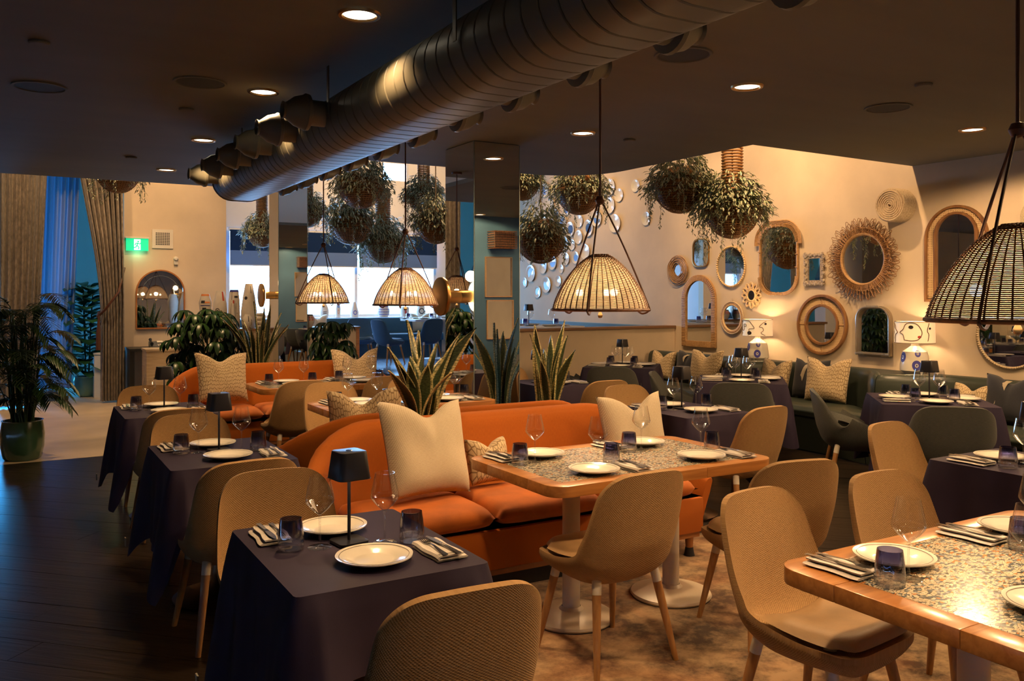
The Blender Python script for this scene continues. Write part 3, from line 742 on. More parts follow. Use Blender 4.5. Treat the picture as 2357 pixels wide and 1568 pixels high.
MB().b2((-.13, -.09, .001), (.13, .09, .03)).build('cover', M_('plastic_grey'), bk, smooth=False, bevel=.003)
MB().b2((-.125, -.085, .0302), (.12, .085, .0305)).build('page_edge', M_('plastic_white'), bk, smooth=False)
pd = thing('plinth', 'tall white plinth between the fig pot and tied curtain', 'plinth', (1.22, 14.55, 0))
MB().b2((-.12, -.12, 0), (.12, .12, .66)).build('column', M_('white_paint'), pd, smooth=False, bevel=.004)
MB().b2((-.13, -.13, .661), (.13, .13, .69)).build('top', M_('white_paint'), pd, smooth=False, bevel=.003)
HP_ = pi/2
# ------------------------------------------------------------------ chairs
def shell_mesh(keys, name, mt, thick=.024, nu=33, nv=52, rtop=.125, rfront=.11, pw=2.3):
    """keys: t, y, z, half width, curl (edge lift towards the sitter)"""
    def rnd_corner(s, b, r, top):
        """square corner of the blank -> rounded corner (r in metres, b about one metre long)"""
        w = catmull(keys, b)[2]
        e = (b-(1-r)) if top else (r-b)
        dx = abs(s)*w-(w-r)
        if e <= 0 or dx <= 0: return s, b
        dx2 = dx*sqrt(max(0, 1-e*e/(2*r*r))); e2 = e*sqrt(max(0, 1-dx*dx/(2*r*r)))
        s2 = (w-r+dx2)/w*(1 if s > 0 else -1)
        return s2, ((1-r)+e2 if top else r-e2)
    def fn(a, b):
        s = a*2-1
        s, b = rnd_corner(s, b, rtop, True); s, b = rnd_corner(s, b, rfront, False)
        y, z, w, c = catmull(keys, b)
        q = min(1, max(0, (b-.24)/.50)); ph = HP_*(q*q*(3-2*q))*.93      # edge lift turns from up (seat) to forward (back)
        ny, nz = sin(ph), cos(ph)
        ss = sin(s*pi/2*.86)/sin(pi/2*.86)
        k = abs(s)**pw
        crown = .022*(1-s*s)*max(0, (b-.8)/.2)     # the top edge bows upward
        return (ss*w, y+ny*c*k, z+nz*c*k+crown)
    def th(a, b):
        s = abs(a*2-1); q = min(1, max(0, (b-.34)/.26)); q = q*q*(3-2*q)
        body = .062*(1-q)+.010*q
        return .018+body*(1-s**3)*min(1, b/.10+.25)*(1 if b < .9 else 1)
    def out(a, b):
        p = fn(a, b); q = min(1, max(0, (b-.24)/.50)); ph = HP_*(q*q*(3-2*q))*.93
        t = th(a, b); return (p[0]*(1+.010), p[1]-sin(ph)*t, p[2]-cos(ph)*t)
    mb = MB().grid(fn, nu, nv, uvs=(.5, 1.0)); n0 = nu*nv
    mb.grid(out, nu, nv, uvs=(.5, 1.0))
    rim = [(0, i) for i in range(nu)]+[(j, nu-1) for j in range(1, nv)]+[(nv-1, i) for i in range(nu-2, -1, -1)]+[(j, 0) for j in range(nv-2, 0, -1)]
    idx = [j*nu+i for j, i in rim]
    for k in range(len(idx)):
        p, q = idx[k], idx[(k+1) % len(idx)]; mb.f.append((p, q, q+n0, p+n0)); mb.mi.append(0)
    return mb.mesh(name, mt, angle=62)
def inner_pad(keys, t0, t1, name, mt, w0=.90, lift=.012, th=.045):
    def top(a, b):
        s = a*2-1; t = t0+(t1-t0)*b; y, z, w, c = catmull(keys, t)
        ed = (1-abs(s)**6)*(1-abs(2*b-1)**8)
        fr = 1-.10*abs(s)**4*(1 if b < .2 else 0)
        return (s*w*w0*fr, y*(1-.03*abs(s)**4), z+c*abs(s*w0)**2.3+lift+th*ed)
    mb = MB().grid(top, 19, 17, uvs=(.45, .45))
    mb.grid(lambda a, b: tuple(Vector(top(a, b)) - Vector((0, 0, .02+th*((1-abs(a*2-1)**6)*(1-abs(2*b-1)**8))))), 19, 17)
    return mb.mesh(name, mt, angle=70)
K_SIDE = [(0, .245, .440, .185, .0), (.10, .19, .430, .215, .012), (.26, .05, .418, .235, .035), (.40, -.09, .416, .243, .065), (.50, -.175, .440, .247, .085),
          (.60, -.215, .505, .247, .085), (.74, -.243, .615, .240, .062), (.88, -.268, .735, .226, .046), (1.0, -.285, .825, .205, .034)]
K_ARM = [(0, .25, .430, .235, .02), (.10, .19, .420, .265, .055), (.24, .06, .410, .285, .15), (.38, -.10, .410, .295, .215), (.50, -.20, .440, .300, .205),
         (.60, -.24, .500, .298, .15), (.74, -.265, .600, .285, .10), (.88, -.285, .705, .262, .06), (1.0, -.30, .785, .235, .04)]
def leg_mesh(sx, sy, name, top=(.15, .14, .40), bot=(.215, .215, 0), r=(.021, .012), cap=.105):
    t = Vector((sx*top[0], sy*top[1], top[2])); b = Vector((sx*bot[0], sy*bot[1], bot[2])); d = (b-t).normalized(); m = t+d*cap
    L = MB().tube([m, m+(b-m)*.5, b], [r[0]*.93, (r[0]+r[1])/2, r[1]], 14).mesh('leg', M_('leg_wood'))
    C = MB().tube([t, m-d*.0008], [r[0], r[0]*.95], 14).mesh('leg_cap', M_('white_cap'))
    return L, C
def chair_proto(keys, weave_m, pad_m, name, cat='chair', wide=0, cap=True):
    parts = [('shell', shell_mesh(keys, 'shell', weave_m))]
    parts.append(('seat_pad', inner_pad(keys, .03, .43, 'seat_pad', pad_m)))
    for sx in (-1, 1):
        for sy in (-1, 1):
            L, C = leg_mesh(sx, sy, 'leg', (.15+wide, .13, .432), (.215+wide, .215, 0))
            parts.append(('leg', L, [('leg_cap', C)] if cap else []))
    return (name, cat, parts)
CHAIR = chair_proto(K_SIDE, M_('tan_weave'), M_('tan_leather'), 'dining_chair')
ARMCH = chair_proto(K_ARM, M_('grey_weave'), M_('grey_weave'), 'armchair', wide=.02)
BLUEC = chair_proto(K_SIDE, M_('blue_weave'), M_('blue_weave'), 'dining_chair')

# ------------------------------------------------------------------ tableware prototypes
def wavy(a, j): return 1+(.018*cos(10*a) if j >= 4 else 0)
PLATE_R = .118
pprof = [(.0001, .006), (.058, .006), (.066, .008), (.078, .014), (.100, .0195), (PLATE_R, .0235), (PLATE_R, .020), (.100, .014), (.07, .001), (.055, .0), (.0001, .0)]
plate_m = MB().lathe(pprof, 60, scal=lambda a, j: 1+(.010*abs(cos(4*a))**.6 if 4 <= j <= 7 else 0)).mesh('dish', M_('white_ceramic'), angle=60)
pl_line = MB().tube([((PLATE_R-.012)*(1+.010*abs(cos(8*pi*i/60))**.6)*cos(2*pi*i/60), (PLATE_R-.012)*(1+.010*abs(cos(8*pi*i/60))**.6)*sin(2*pi*i/60), .0222) for i in range(60)], .0009, 4, closed=True).mesh('rim_line', M_('rim_line'))
PLATE = ('dinner_plate', 'plate', [('dish', plate_m), ('rim_line', pl_line)])
GLASS = ('wine_glass', 'wine glass', [
    ('bowl', MB().lathe([(.0001, .106), (.010, .110), (.028, .126), (.044, .146), (.0475, .153), (.0465, .163), (.042, .185), (.036, .213), (.0325, .232), (.0318, .232)], 32, caps=False).mesh('bowl', M_('clear_glass'), angle=60)),
    ('stem', MB().lathe([(.0045, .008), (.0035, .03), (.0033, .09), (.0055, .106)], 10).mesh('stem', M_('clear_glass'))),
    ('foot', MB().lathe([(.0385, .0005), (.039, .002), (.015, .005), (.0045, .009)], 28).mesh('foot', M_('clear_glass')))])
TUMB = ('tumbler', 'tumbler', [
    ('wall', MB().lathe([(.037, .0005), (.0415, .006), (.0425, .02), (.0405, .05), (.0365, .085), (.0345, .100), (.0335, .100), (.0355, .085), (.039, .05), (.040, .026)], 28, caps=False).mesh('wall', M_('blue_glass'), angle=60)),
    ('base', MB().lathe([(.0001, .001), (.0368, .001), (.0405, .008), (.040, .024), (.0001, .024)], 28).mesh('base', M_('clear_glass')))])
def napkin_mesh():
    # three soft folds: a flattened S roll
    prof = []
    lay = [(-.052, .048, .003), (.048, -.046, .009), (-.046, .040, .0155)]
    pts = [(-.052, .0032), (.048, .0032), (.0535, .0062), (.048, .0093), (-.042, .0093), (-.0465, .0125), (-.042, .0156), (.036, .0158), (.0375, .0205), (.034, .0212), (-.048, .0200), (-.053, .0125), (-.0515, .0095), (-.0475, .0068), (.042, .0062), (.0425, .006), (-.052, .0008)]
    def fn(a, b):
        i = a*(len(pts)-1); k = min(int(i), len(pts)-2); t = i-k
        x = pts[k][0]+(pts[k+1][0]-pts[k][0])*t; z = pts[k][1]+(pts[k+1][1]-pts[k][1])*t
        y = -.095+.19*b
        return (x+.003*sin(9*b), y, max(.0006, z))
    mb = MB().grid(fn, len(pts)*2-1, 8)
    n = len(pts)*2-1
    V0 = [fn(i/(n-1), 0) for i in range(n)]; V1 = [fn(i/(n-1), 1) for i in range(n)]
    mb.add(V0, [tuple(range(n))]); mb.add(V1, [tuple(range(n))])
    return mb.mesh('folded_cloth', M_('napkin_cloth'), angle=50)
NAPK = ('napkin', 'napkin', [('folded_cloth', napkin_mesh()),
    ('stripe', MB().b2((-.046, -.088, .0214), (.034, -.085, .0220)).b2((-.046, -.081, .0214), (.034, -.078, .0220)).mesh('stripe', M_('napkin_stripe'), smooth=False))])
def fork_mesh():
    mb = MB(); Z = .0
    def strip(pts, th=.0016):
        mb.grid(lambda a, b: (lambda p: (p[1]*(2*a-1)+p[3] if len(p) > 3 else p[1]*(2*a-1), p[0], p[2]))(catq(pts, b)), 2, 18)
        mb.grid(lambda a, b: (lambda p: (p[1]*(2*a-1), p[0], p[2]+th))(catq(pts, b)), 2, 18)
    def catq(pts, t):
        r = catmull([(p[0],)+tuple(p[1:]) for p in pts], t); return r
    # handle
    hp = [(0, -.10, .0085, .001), (.3, -.05, .0055, .003), (.6, 0, .0032, .006), (.8, .03, .005, .004), (1, .045, .0115, .002)]
    for sgn in (0, 1):
        mb.grid(lambda a, b: (lambda p: (p[1]*(2*a-1), p[0], p[2]+.002*sgn))(catmull(hp, b)), 3, 20)
    for x in (-.0096, -.0032, .0032, .0096):
        mb.tube([(x, .044, .003), (x*.98, .065, .0022), (x*.9, .092, .0055)], [.0021, .0019, .0009], 5)
    return mb.mesh('fork', M_('steel'), angle=60, recalc=True)
def knife_mesh():
    hp = [(0, -.11, .008, .0015), (.25, -.06, .0065, .003), (.45, -.01, .0055, .004), (.52, .0, .0075, .003), (.8, .07, .0095, .0025), (1, .11, .003, .002)]
    mb = MB()
    for sgn in (0, 1):
        mb.grid(lambda a, b: (lambda p: (p[1]*(2*a-1), p[0], p[2]+.0022*sgn))(catmull(hp, b)), 3, 24)
    return mb.mesh('knife', M_('steel'), angle=60)
FORK, KNIFE = fork_mesh(), knife_mesh()
def frust_rr(h0, h1, z0, z1, r):
    mb = MB(); A, B = rrect(h0, h0, r, 5), rrect(h1, h1, r*.9, 5); n = len(A)
    mb.add([(x, y, z0) for x, y in A]+[(x, y, z1) for x, y in B], [(i, (i+1) % n, n+(i+1) % n, n+i) for i in range(n)]+[tuple(range(n, 2*n))])
    return mb
LAMP = ('table_lamp', 'table lamp', [
    ('base', MB().prism(rrect(.052, .052, .018, 6), .0005, .011).mesh('base', M_('lamp_black'), bevel=.002, angle=35)),
    ('pole', MB().lathe([(.0055, .011), (.0055, .235)], 12).mesh('pole', M_('lamp_black'))),
    ('shade', frust_rr(.057, .047, .215, .305, .02).mesh('shade', M_('lamp_black'), bevel=.003, angle=35, solid=.002), [
        ('touch_button', MB().lathe([(.0001, .3075), (.010, .3075), (.011, .3055)], 16).mesh('touch_button', M_('steel'))),
        ('led_plate', MB().prism(rrect(.046, .046, .016, 4), .226, .230).mesh('led_plate', M_('under_led'), smooth=False))])])

# ------------------------------------------------------------------ tables and cloths
def cloth_mesh(hx, hy, zt, drop, corner, seed, short=(), tagc=None):
    rnd = random.Random(seed); R = .018
    P = rrect(hx+.006, hy+.006, R, 5); pts = []
    # resample the perimeter evenly
    seg = []; L = 0
    for i in range(len(P)):
        a, b = P[i], P[(i+1) % len(P)]; l = math.dist(a, b); seg.append((L, l, a, b)); L += l
    N = 220; K = 15; phase = rnd.random()*6
    def at(s):
        s %= L
        for q in seg:
            if s <= q[0]+q[1]+1e-9:
                t = (s-q[0])/q[1] if q[1] else 0; return (q[2][0]+(q[3][0]-q[2][0])*t, q[2][1]+(q[3][1]-q[2][1])*t)
        return P[0]
    for i in range(N):
        s = L*i/N; p = at(s); a, b = at(s-.045), at(s+.045)
        tx, ty = b[0]-a[0], b[1]-a[1]; l = sqrt(tx*tx+ty*ty) or 1
        nx, ny = ty/l, -tx/l
        dc = min(math.dist(p, (sx*hx, sy*hy)) for sx in (-1, 1) for sy in (-1, 1))
        pts.append((p, (nx, ny), exp(-(dc/.11)**2), s))
    V = [(p[0]-n[0]*.014, p[1]-n[1]*.014, zt) for p, n, c, s in pts]; F = []
    for k in range(K+1):
        q = k/K
        for p, n, c, s in pts:
            dr = drop+corner*c
            sh = 0
            for (ax, sg, w) in short:
                co = p[0] if ax == 'y' else p[1]; side = p[1] if ax == 'y' else p[0]; hh = hy if ax == 'y' else hx
                if side*sg > hh*.98: sh = max(sh, min(1, max(0, (w-abs(co))/.05+.5)))
            dr = dr*(1-sh)+.235*sh
            z = zt-dr*q
            if q > 0: z -= .004
            wv = (1-c)*.012*q*sin(s*17+phase)+(1-c)*.008*q*sin(s*31+2*phase)
            off = .004*min(1, q*6)+.022*q+c*(.085*q**.8)+wv
            V.append((p[0]+n[0]*off, p[1]+n[1]*off, z))
    for k in range(K+1):
        for i in range(N):
            j = (i+1) % N; F.append((k*N+i, k*N+j, (k+1)*N+j, (k+1)*N+i))
    F.append(tuple(range(N)))
    return MB().add(V, F).mesh('cloth', M_('navy_cloth'), angle=58, recalc=True)
TZ = .75
def pedestal_table(name, label, loc, rz, hx, hy, group):
    t = thing(name, label, 'table', loc, rz, group)
    MB().prism(rrect(hx, hy, .02), .715, .742).build('tabletop', M_('oak_cap'), t, smooth=False)
    MB().lathe([(.05, .714), (.035, .66), (.033, .2), (.045, .09), (.09, .045)], 24).build('column', M_('bronze'), t)
    MB().lathe([(.23, .0), (.235, .012), (.20, .025), (.09, .045)], 40).build('foot', M_('bronze'), t)
    return t
WORD = {}
def setting(tp, pos, loc, z, face, plate=True, nap=1, gl=True, tm=True, seed=0, lay='navy'):
    """one place setting; face is the angle the diner looks along; loc is the table-edge centre of the place"""
    rnd = random.Random(seed); ca, sa = cos(face), sin(face)
    pf, nf, nr, tf, tr, gf, gr = {'navy': (.185, .160, .212, .325, .185, .350, .100), 'wood': (.180, .150, .210, .305, .195, .300, .110), 'square': (.150, .128, .206, .272, .147, .316, .052)}[lay]
    def P(f, r, dz=0):   # f forward from the edge, r to the diner's right
        return (loc[0]+f*ca+r*sa, loc[1]+f*sa-r*ca, z+dz)
    j = lambda s=.003: rnd.uniform(-s, s)
    if plate: place(PLATE, f'white scalloped dinner plate, {pos} of {tp}', P(pf+j(), j()), rnd.random()*6, 'dinner plates')
    if nap:
        rz = face-pi/2+rnd.uniform(-.05, .05)
        c = P(nf+j(), nr+j())
        place(NAPK, f'folded linen napkin, {pos} of {tp}', c, rz, 'folded napkins')
        for me, nm, dx, zz in ((FORK, 'fork', -.022, .0225), (KNIFE, 'knife', .012, .0225)):
            cx = c[0]+dx*cos(rz); cy = c[1]+dx*sin(rz)
            single(nm, me, f'steel {nm} on napkin, {pos} of {tp}', nm, (cx, cy, z+zz-.0005), rz+rnd.uniform(-.06, .06), nm+'s on napkins')
    if tm: place(TUMB, f'blue-tinted tumbler, {pos} of {tp}', P(tf+j(), tr+j()), rnd.random()*6, 'blue tumblers')
    if gl: place(GLASS, f'empty wine glass, {pos} of {tp}', P(gf+j(), gr+j()), 0, 'wine glasses')

HP = pi/2
NAVY = {  # centre, half sizes, name phrase
    'N1': ((.965, 2.67), (.295, .38), 'the nearest left navy table'),
    'N2': ((.945, 4.61), (.295, .38), 'the middle left navy table'),
    'N3': ((.955, 6.53), (.295, .37), 'the farthest left navy table'),
    'N4': ((4.18, 4.65), (.295, .36), 'the navy table behind the front sofa'),
    'N8': ((4.26, 2.23), (.295, .38), 'the navy table at the right edge'),
    'N9': ((4.36, 6.72), (.26, .34), 'the navy table beside the mirrored pillar'),
}
for k, (c, h, ph) in NAVY.items():
    pedestal_table('pedestal_table', f'bronze pedestal table under the cloth of {ph}'.replace('the cloth of the', 'cloth, being the'), (c[0], c[1], 0), 0, h[0], h[1], 'bronze pedestal tables')
    sh = [('y', -1, .27), ('y', 1, .27)]
    me = cloth_mesh(h[0], h[1], TZ, .44, .15, hash(k) % 99 if False else ord(k[1]), sh)
    cl = thing('tablecloth', f'navy tablecloth draped over {ph}', 'tablecloth', (c[0], c[1], 0), 0, 'navy tablecloths')
    link('cloth', me, cl)
    if k in ('N1', 'N2', 'N3'):
        MB().b2((-h[0]-.118, h[1]+.02, .215), (-h[0]-.112, h[1]+.05, .26)).build('care_label', M_('cloth_label'), cl, smooth=False)
    zt = TZ+.0015
    setting(ph, 'near side', (c[0], c[1]-h[1]), zt, HP, seed=ord(k[1]))
    if k != 'N9': setting(ph, 'far side', (c[0], c[1]+h[1]), zt, -HP, seed=ord(k[1])+40)
    place(LAMP, f'black cordless lamp in the middle of {ph}', (c[0]+(.0 if k != 'N9' else -.1), c[1]+.03, zt), .12, 'black cordless table lamps')
    spot((c[0]+(.0 if k != 'N9' else -.1), c[1]+.03, zt+.222), 1.6, 150, .4, radius=.03)

# square tables at the green banquette, turned 45 degrees
BANQ = {'B1': ((6.17, 7.93), 'the far banquette table'), 'B2': ((6.14, 6.02), 'the middle banquette table'), 'B3': ((6.22, 4.10), 'the right banquette table')}
for k, (c, ph) in BANQ.items():
    pedestal_table('pedestal_table', f'bronze pedestal table under cloth, being {ph}', (c[0], c[1], 0), pi/4, .39, .39, 'bronze pedestal tables')
    me = cloth_mesh(.40, .40, TZ, .44, .13, ord(k[1]), [('y', -1, .31), ('x', -1, .31)])
    cl = thing('tablecloth', f'navy tablecloth draped over {ph}', 'tablecloth', (c[0], c[1], 0), pi/4, 'navy tablecloths')
    link('cloth', me, cl); zt = TZ+.0015
    for a, pos in ((pi/4, 'camera side'), (3*pi/4, 'right-hand side'), (-pi/4, 'left-hand side'), (5*pi/4, 'banquette side')):
        ed = (c[0]-.40*cos(a), c[1]-.40*sin(a))
        setting(ph, pos, ed, zt, a, seed=int(a*10)+ord(k[1]), lay='square')
    place(LAMP, f'black cordless lamp in the middle of {ph}', (c[0], c[1], zt), 0, 'black cordless table lamps')
    spot((c[0], c[1], zt+.222), 1.6, 150, .4, radius=.03)

def wood_table(name, label, c, hx, hy, group, cols, mt_ped, z0=0):
    t = thing(name, label, 'table', (c[0], c[1], z0), 0, group)
    R = .085; b = .085                     # corner radius, border width
    # border as oak boards with mitred joints, inlay let into it
    out = rrect(hx, hy, R, 8); n = len(out)
    x, y = hx-b, hy-b
    MB().b2((-x+.001, -y+.001, .702), (x-.001, y-.001, .7445)).build('tabletop', M_('oak'), t, smooth=False)
    boards = [[(-hx*.35, -hy), (hx*.3, -hy), (hx*.3, -y), (-hx*.35, -y)], [(-hx*.35, hy), (hx*.3, hy), (hx*.3, y), (-hx*.35, y)],
              [(-hx, -hy*.45), (-hx, hy*.45), (-x, hy*.45), (-x, -hy*.45)], [(hx, -hy*.45), (hx, hy*.45), (x, hy*.45), (x, -hy*.45)]]
    arcs = {'sw': 3, }
    def corner(sx, sy, x0, y0):
        pts = [(sx*(hx-R+R*cos(a)), sy*(hy-R+R*sin(a))) for a in [pi/2*i/8 for i in range(9)]]
        poly = [(sx*hx, sy*y0)] + pts + [(x0, sy*hy), (x0, sy*y), (sx*x, sy*y), (sx*x, sy*y0)]
        return poly
    for sx in (-1, 1):
        for sy in (-1, 1): boards.append(corner(sx, sy, -hx*.35 if sx < 0 else hx*.3, hy*.45))
    for P in boards:
        cx = sum(p[0] for p in P)/len(P); cy = sum(p[1] for p in P)/len(P)
        Q = [(cx+(p[0]-cx)*(1-.0012), cy+(p[1]-cy)*(1-.0025)) for p in P]
        MB().prism(Q, .7000, .7500).build('border_board', M_('oak'), t, angle=35, bevel=.0035)
    MB().b2((-x+.001, -y+.001, .7448), (x-.001, y-.001, .7492)).build('terrazzo_inlay', M_('terrazzo'), t, smooth=False)
    for (cx, cy) in cols:
        MB().lathe([(.043, .045), (.043, .699)], 28, c=(cx, cy, 0)).build('column', mt_ped, t)
        MB().lathe([(.205, .004), (.21, .012), (.205, .022), (.16, .034), (.10, .045), (.06, .048), (.046, .062)], 48, c=(cx, cy, 0), caps=False).build('foot', mt_ped, t)
        MB().lathe([(.205, .0), (.205, .0039)], 48, c=(cx, cy, 0)).build('foot_pad', M_('dark_rubber'), t)
    return t
WT = {'T2': ((2.645, 3.415), .665, .41, 'the wooden table at the front sofa'),
      'T0': ((2.66, 1.42), .665, .41, 'the wooden table at lower right'),
      'T3': ((2.62, 6.11), .68, .31, 'the middle wooden table behind the planter'),
      'T4': ((2.56, 7.80), .68, .33, 'the farthest wooden table')}
for k, (c, hx, hy, ph) in WT.items():
    wood_table('dining_table', f'oak-edged terrazzo pedestal table, being {ph}', c, hx, hy, 'oak and terrazzo tables', ((-.30, 0), (.33, 0)), M_('cream_metal'), .0045 if k in ('T2', 'T0') else 0)
    for sx, px_ in ((-1, 'left'), (1, 'right')):
        for sy, py_ in ((-1, 'near'), (1, 'far')):
            setting(ph, f'{py_} {px_}', (c[0]+sx*.33, c[1]+sy*hy), TZ+(.005 if k in ('T2', 'T0') else .0005), HP if sy < 0 else -HP, seed=ord(k[1])*7+sx+3*sy, lay='wood')

# ------------------------------------------------------------------ chairs placed
def ch(proto, label, x, y, deg, group): place(proto, label, (x, y, .0045 if 1.45 < x < 3.9 and y < 3.9 else 0), radians(deg), group)
G1 = 'tan woven shell chairs'
ch(CHAIR, 'tan woven chair at near side of the nearest left navy table', 1.0, 2.16, -3, G1)
ch(CHAIR, 'tan woven chair at far side of the nearest left navy table', .93, 3.27, 177, G1)
ch(CHAIR, 'tan woven chair at near side of the middle left navy table', .90, 4.10, 4, G1)
ch(CHAIR, 'tan woven chair at far side of the middle left navy table', .95, 5.20, 182, G1)
ch(CHAIR, 'tan woven chair at near side of the farthest left navy table', .93, 6.05, 3, G1)
ch(CHAIR, 'tan woven chair at far side of the farthest left navy table', .95, 7.11, 180, G1)
ch(CHAIR, 'tan woven chair facing the front sofa table, left one with its back to camera', 2.24, 3.0, 2, G1)
ch(CHAIR, 'tan woven chair facing the front sofa table, right one with its back to camera', 3.05, 2.85, -12, G1)
ch(CHAIR, 'tan woven chair with leather seat at left corner of the lower right wooden table', 2.40, 1.98, 186, G1)
ch(CHAIR, 'tan woven chair at far side of the lower right wooden table, right one', 3.05, 1.95, 178, G1)
ch(CHAIR, 'tan woven chair at near side of the navy table behind the front sofa', 4.25, 4.22, 4, G1)
ch(CHAIR, 'tan woven chair at far side of the navy table behind the front sofa', 4.28, 5.20, 180, G1)
ch(CHAIR, 'tan woven chair at far side of the navy table at the right edge', 4.33, 2.82, 185, G1)
ch(CHAIR, 'tan woven chair at near side of the navy table beside the mirrored pillar', 4.42, 6.12, -4, G1)
ch(CHAIR, 'tan woven chair at far side of the navy table beside the mirrored pillar', 4.36, 7.25, 180, G1)
ch(CHAIR, 'tan woven chair at near side of the farthest wooden table, left one', 2.13, 7.42, 4, G1)
ch(CHAIR, 'tan woven chair at near side of the farthest wooden table, right one', 2.95, 7.44, -2, G1)
ch(CHAIR, 'tan woven chair at far side of the middle wooden table, left one', 2.30, 6.62, 182, G1)
ch(CHAIR, 'tan woven chair at far side of the middle wooden table, right one', 3.0, 6.60, 178, G1)
G2 = 'grey upholstered armchairs'
for k, (c, ph) in BANQ.items():
    d = .56
    ch(ARMCH, f'grey armchair with its back to camera at {ph}', c[0]-d*cos(pi/4)-.02, c[1]-d*sin(pi/4), -45, G2)
    ch(ARMCH, f'grey armchair on the left-hand side of {ph}', c[0]-d*cos(pi/4), c[1]+d*sin(pi/4), -135, G2)
# ------------------------------------------------------------------ sofas
def sofa(name, label, loc, rz, L, D, group, ncush=3):
    s = thing(name, label, 'sofa', loc, rz, group)
    R = .42; H = L/2
    path = []       # (point, outward normal, distance from the nearer front end)
    y0 = .10
    pts = [(-H, y0+(D-R-y0)*i/7) for i in range(8)] + [(-H+R-R*cos(a), D-R+R*sin(a)) for a in [pi/2*i/12 for i in range(1, 13)]]
    pts += [(-H+R+(2*H-2*R)*i/14, D) for i in range(1, 14)] + [(H-R+R*sin(a), D-R+R*cos(a)) for a in [pi/2*i/12 for i in range(0, 13)]] + [(H, D-R-(D-R-y0)*i/7) for i in range(1, 8)]
    ln = [0]
    for i in range(1, len(pts)): ln.append(ln[-1]+math.dist(pts[i], pts[i-1]))
    T = ln[-1]
    prof = [(0, .385), (.012, .50), (.03, .75), (.045, .93), (.07, .985), (.10, 1.0), (.125, .985), (.137, .93), (.125, .70), (.09, .35), (.06, .0)]
    def fn(a, b):
        i = b*(len(pts)-1); k = min(int(i), len(pts)-2); t = i-k
        p = (pts[k][0]+(pts[k+1][0]-pts[k][0])*t, pts[k][1]+(pts[k+1][1]-pts[k][1])*t)
        A, B = pts[max(k-1, 0)], pts[min(k+2, len(pts)-1)]
        tx, ty = B[0]-A[0], B[1]-A[1]; l = sqrt(tx*tx+ty*ty); nx, ny = -ty/l, tx/l      # outward
        sd = ln[k]+(ln[k+1]-ln[k])*t; d = min(sd, T-sd)
        q = min(1, d/.85); q = q*q*(3-2*q); e = min(1, d/.10)
        h = .50+.36*q-.05*(1-e)
        j = a*(len(prof)-1); m = min(int(j), len(prof)-2); f = j-m
        o = prof[m][0]+(prof[m+1][0]-prof[m][0])*f; zz = prof[m][1]+(prof[m+1][1]-prof[m][1])*f
        lean = .055*zz
        z = .17+(h-.17)*zz
        w = (.55+.45*e)
        return (p[0]+nx*((o-.07)*w+lean), p[1]+ny*((o-.07)*w+lean), z)
    mb = MB().grid(fn, 31, 90, uvs=(1.2, 4.2)); 
    for b in (0, 1):
        mb.add([fn(i/30, b) for i in range(31)], [tuple(range(31))])
    mb.build('backrest', M_('orange_cloth'), s, angle=60)
    bm = MB(); P = [(-H+.03, .05), (H-.03, .05), (H-.03, D-R)] + [(H-.03-R+R*cos(a), D-.04-R+R*sin(a)) for a in [pi/2*i/8 for i in range(9)]] + [(-H+.03+R-R*sin(a), D-.04-R+R*cos(a)) for a in [pi/2*i/8 for i in range(9)]] + [(-H+.03, D-R)]
    bm.prism(P, .15, .355).build('base', M_('orange_cloth'), s, bevel=.01)
    MB().prism([(x*.985, .02+y*.95) for x, y in P], .118, .149).build('frame_rail', M_('sofa_wood'), s, smooth=False)
    MB().b2((-H+.16, .16, 0), (H-.2, D-.16, .117)).build('plinth', M_('black'), s, smooth=False)
    for x in (-H+.08, H-.10):
        o = MB().lathe([(.022, .055), (.026, .117)], 14, c=(x, .10, 0)).build('leg', M_('sofa_wood'), s)
        MB().lathe([(.036, 0), (.03, .02), (.024, .0545)], 14, c=(x, .10, 0)).build('foot', M_('black'), o)
    W = (L-.20)/ncush
    for i in range(ncush):
        x0 = -H+.10+i*W; cx = x0+W/2
        def top(a, b, sg=1):
            x, y = 2*a-1, 2*b-1
            e = ((1-abs(x)**7)*(1-abs(y)**7))**.5
            fx = 1-.02*(1-e)
            back = .58
            return (cx+x*(W/2-.006)*1.0, .015+(b)*back, .42+sg*(.050*e**.7)+(.018*e*(1-.5*y*y) if sg > 0 else 0))
        m2 = MB().grid(lambda a, b: top(a, b, 1), 21, 21).grid(lambda a, b: top(a, b, -1), 21, 21)
        m2.build('seat_cushion', M_('orange_velvet'), s, angle=80, merge=.0005)
    return s
sofa('sofa', 'rust orange sofa with rounded arms at the front wooden table', (2.50, 3.78, 0), 0, 2.25, .74, 'orange curved sofas')
sofa('sofa', 'rust orange sofa standing back to back behind the front sofa', (2.49, 5.65, 0), pi, 2.13, .72, 'orange curved sofas')
sofa('sofa', 'rust orange sofa at the back before the leafy planter', (2.45, 8.25, 0), 0, 2.2, .74, 'orange curved sofas')

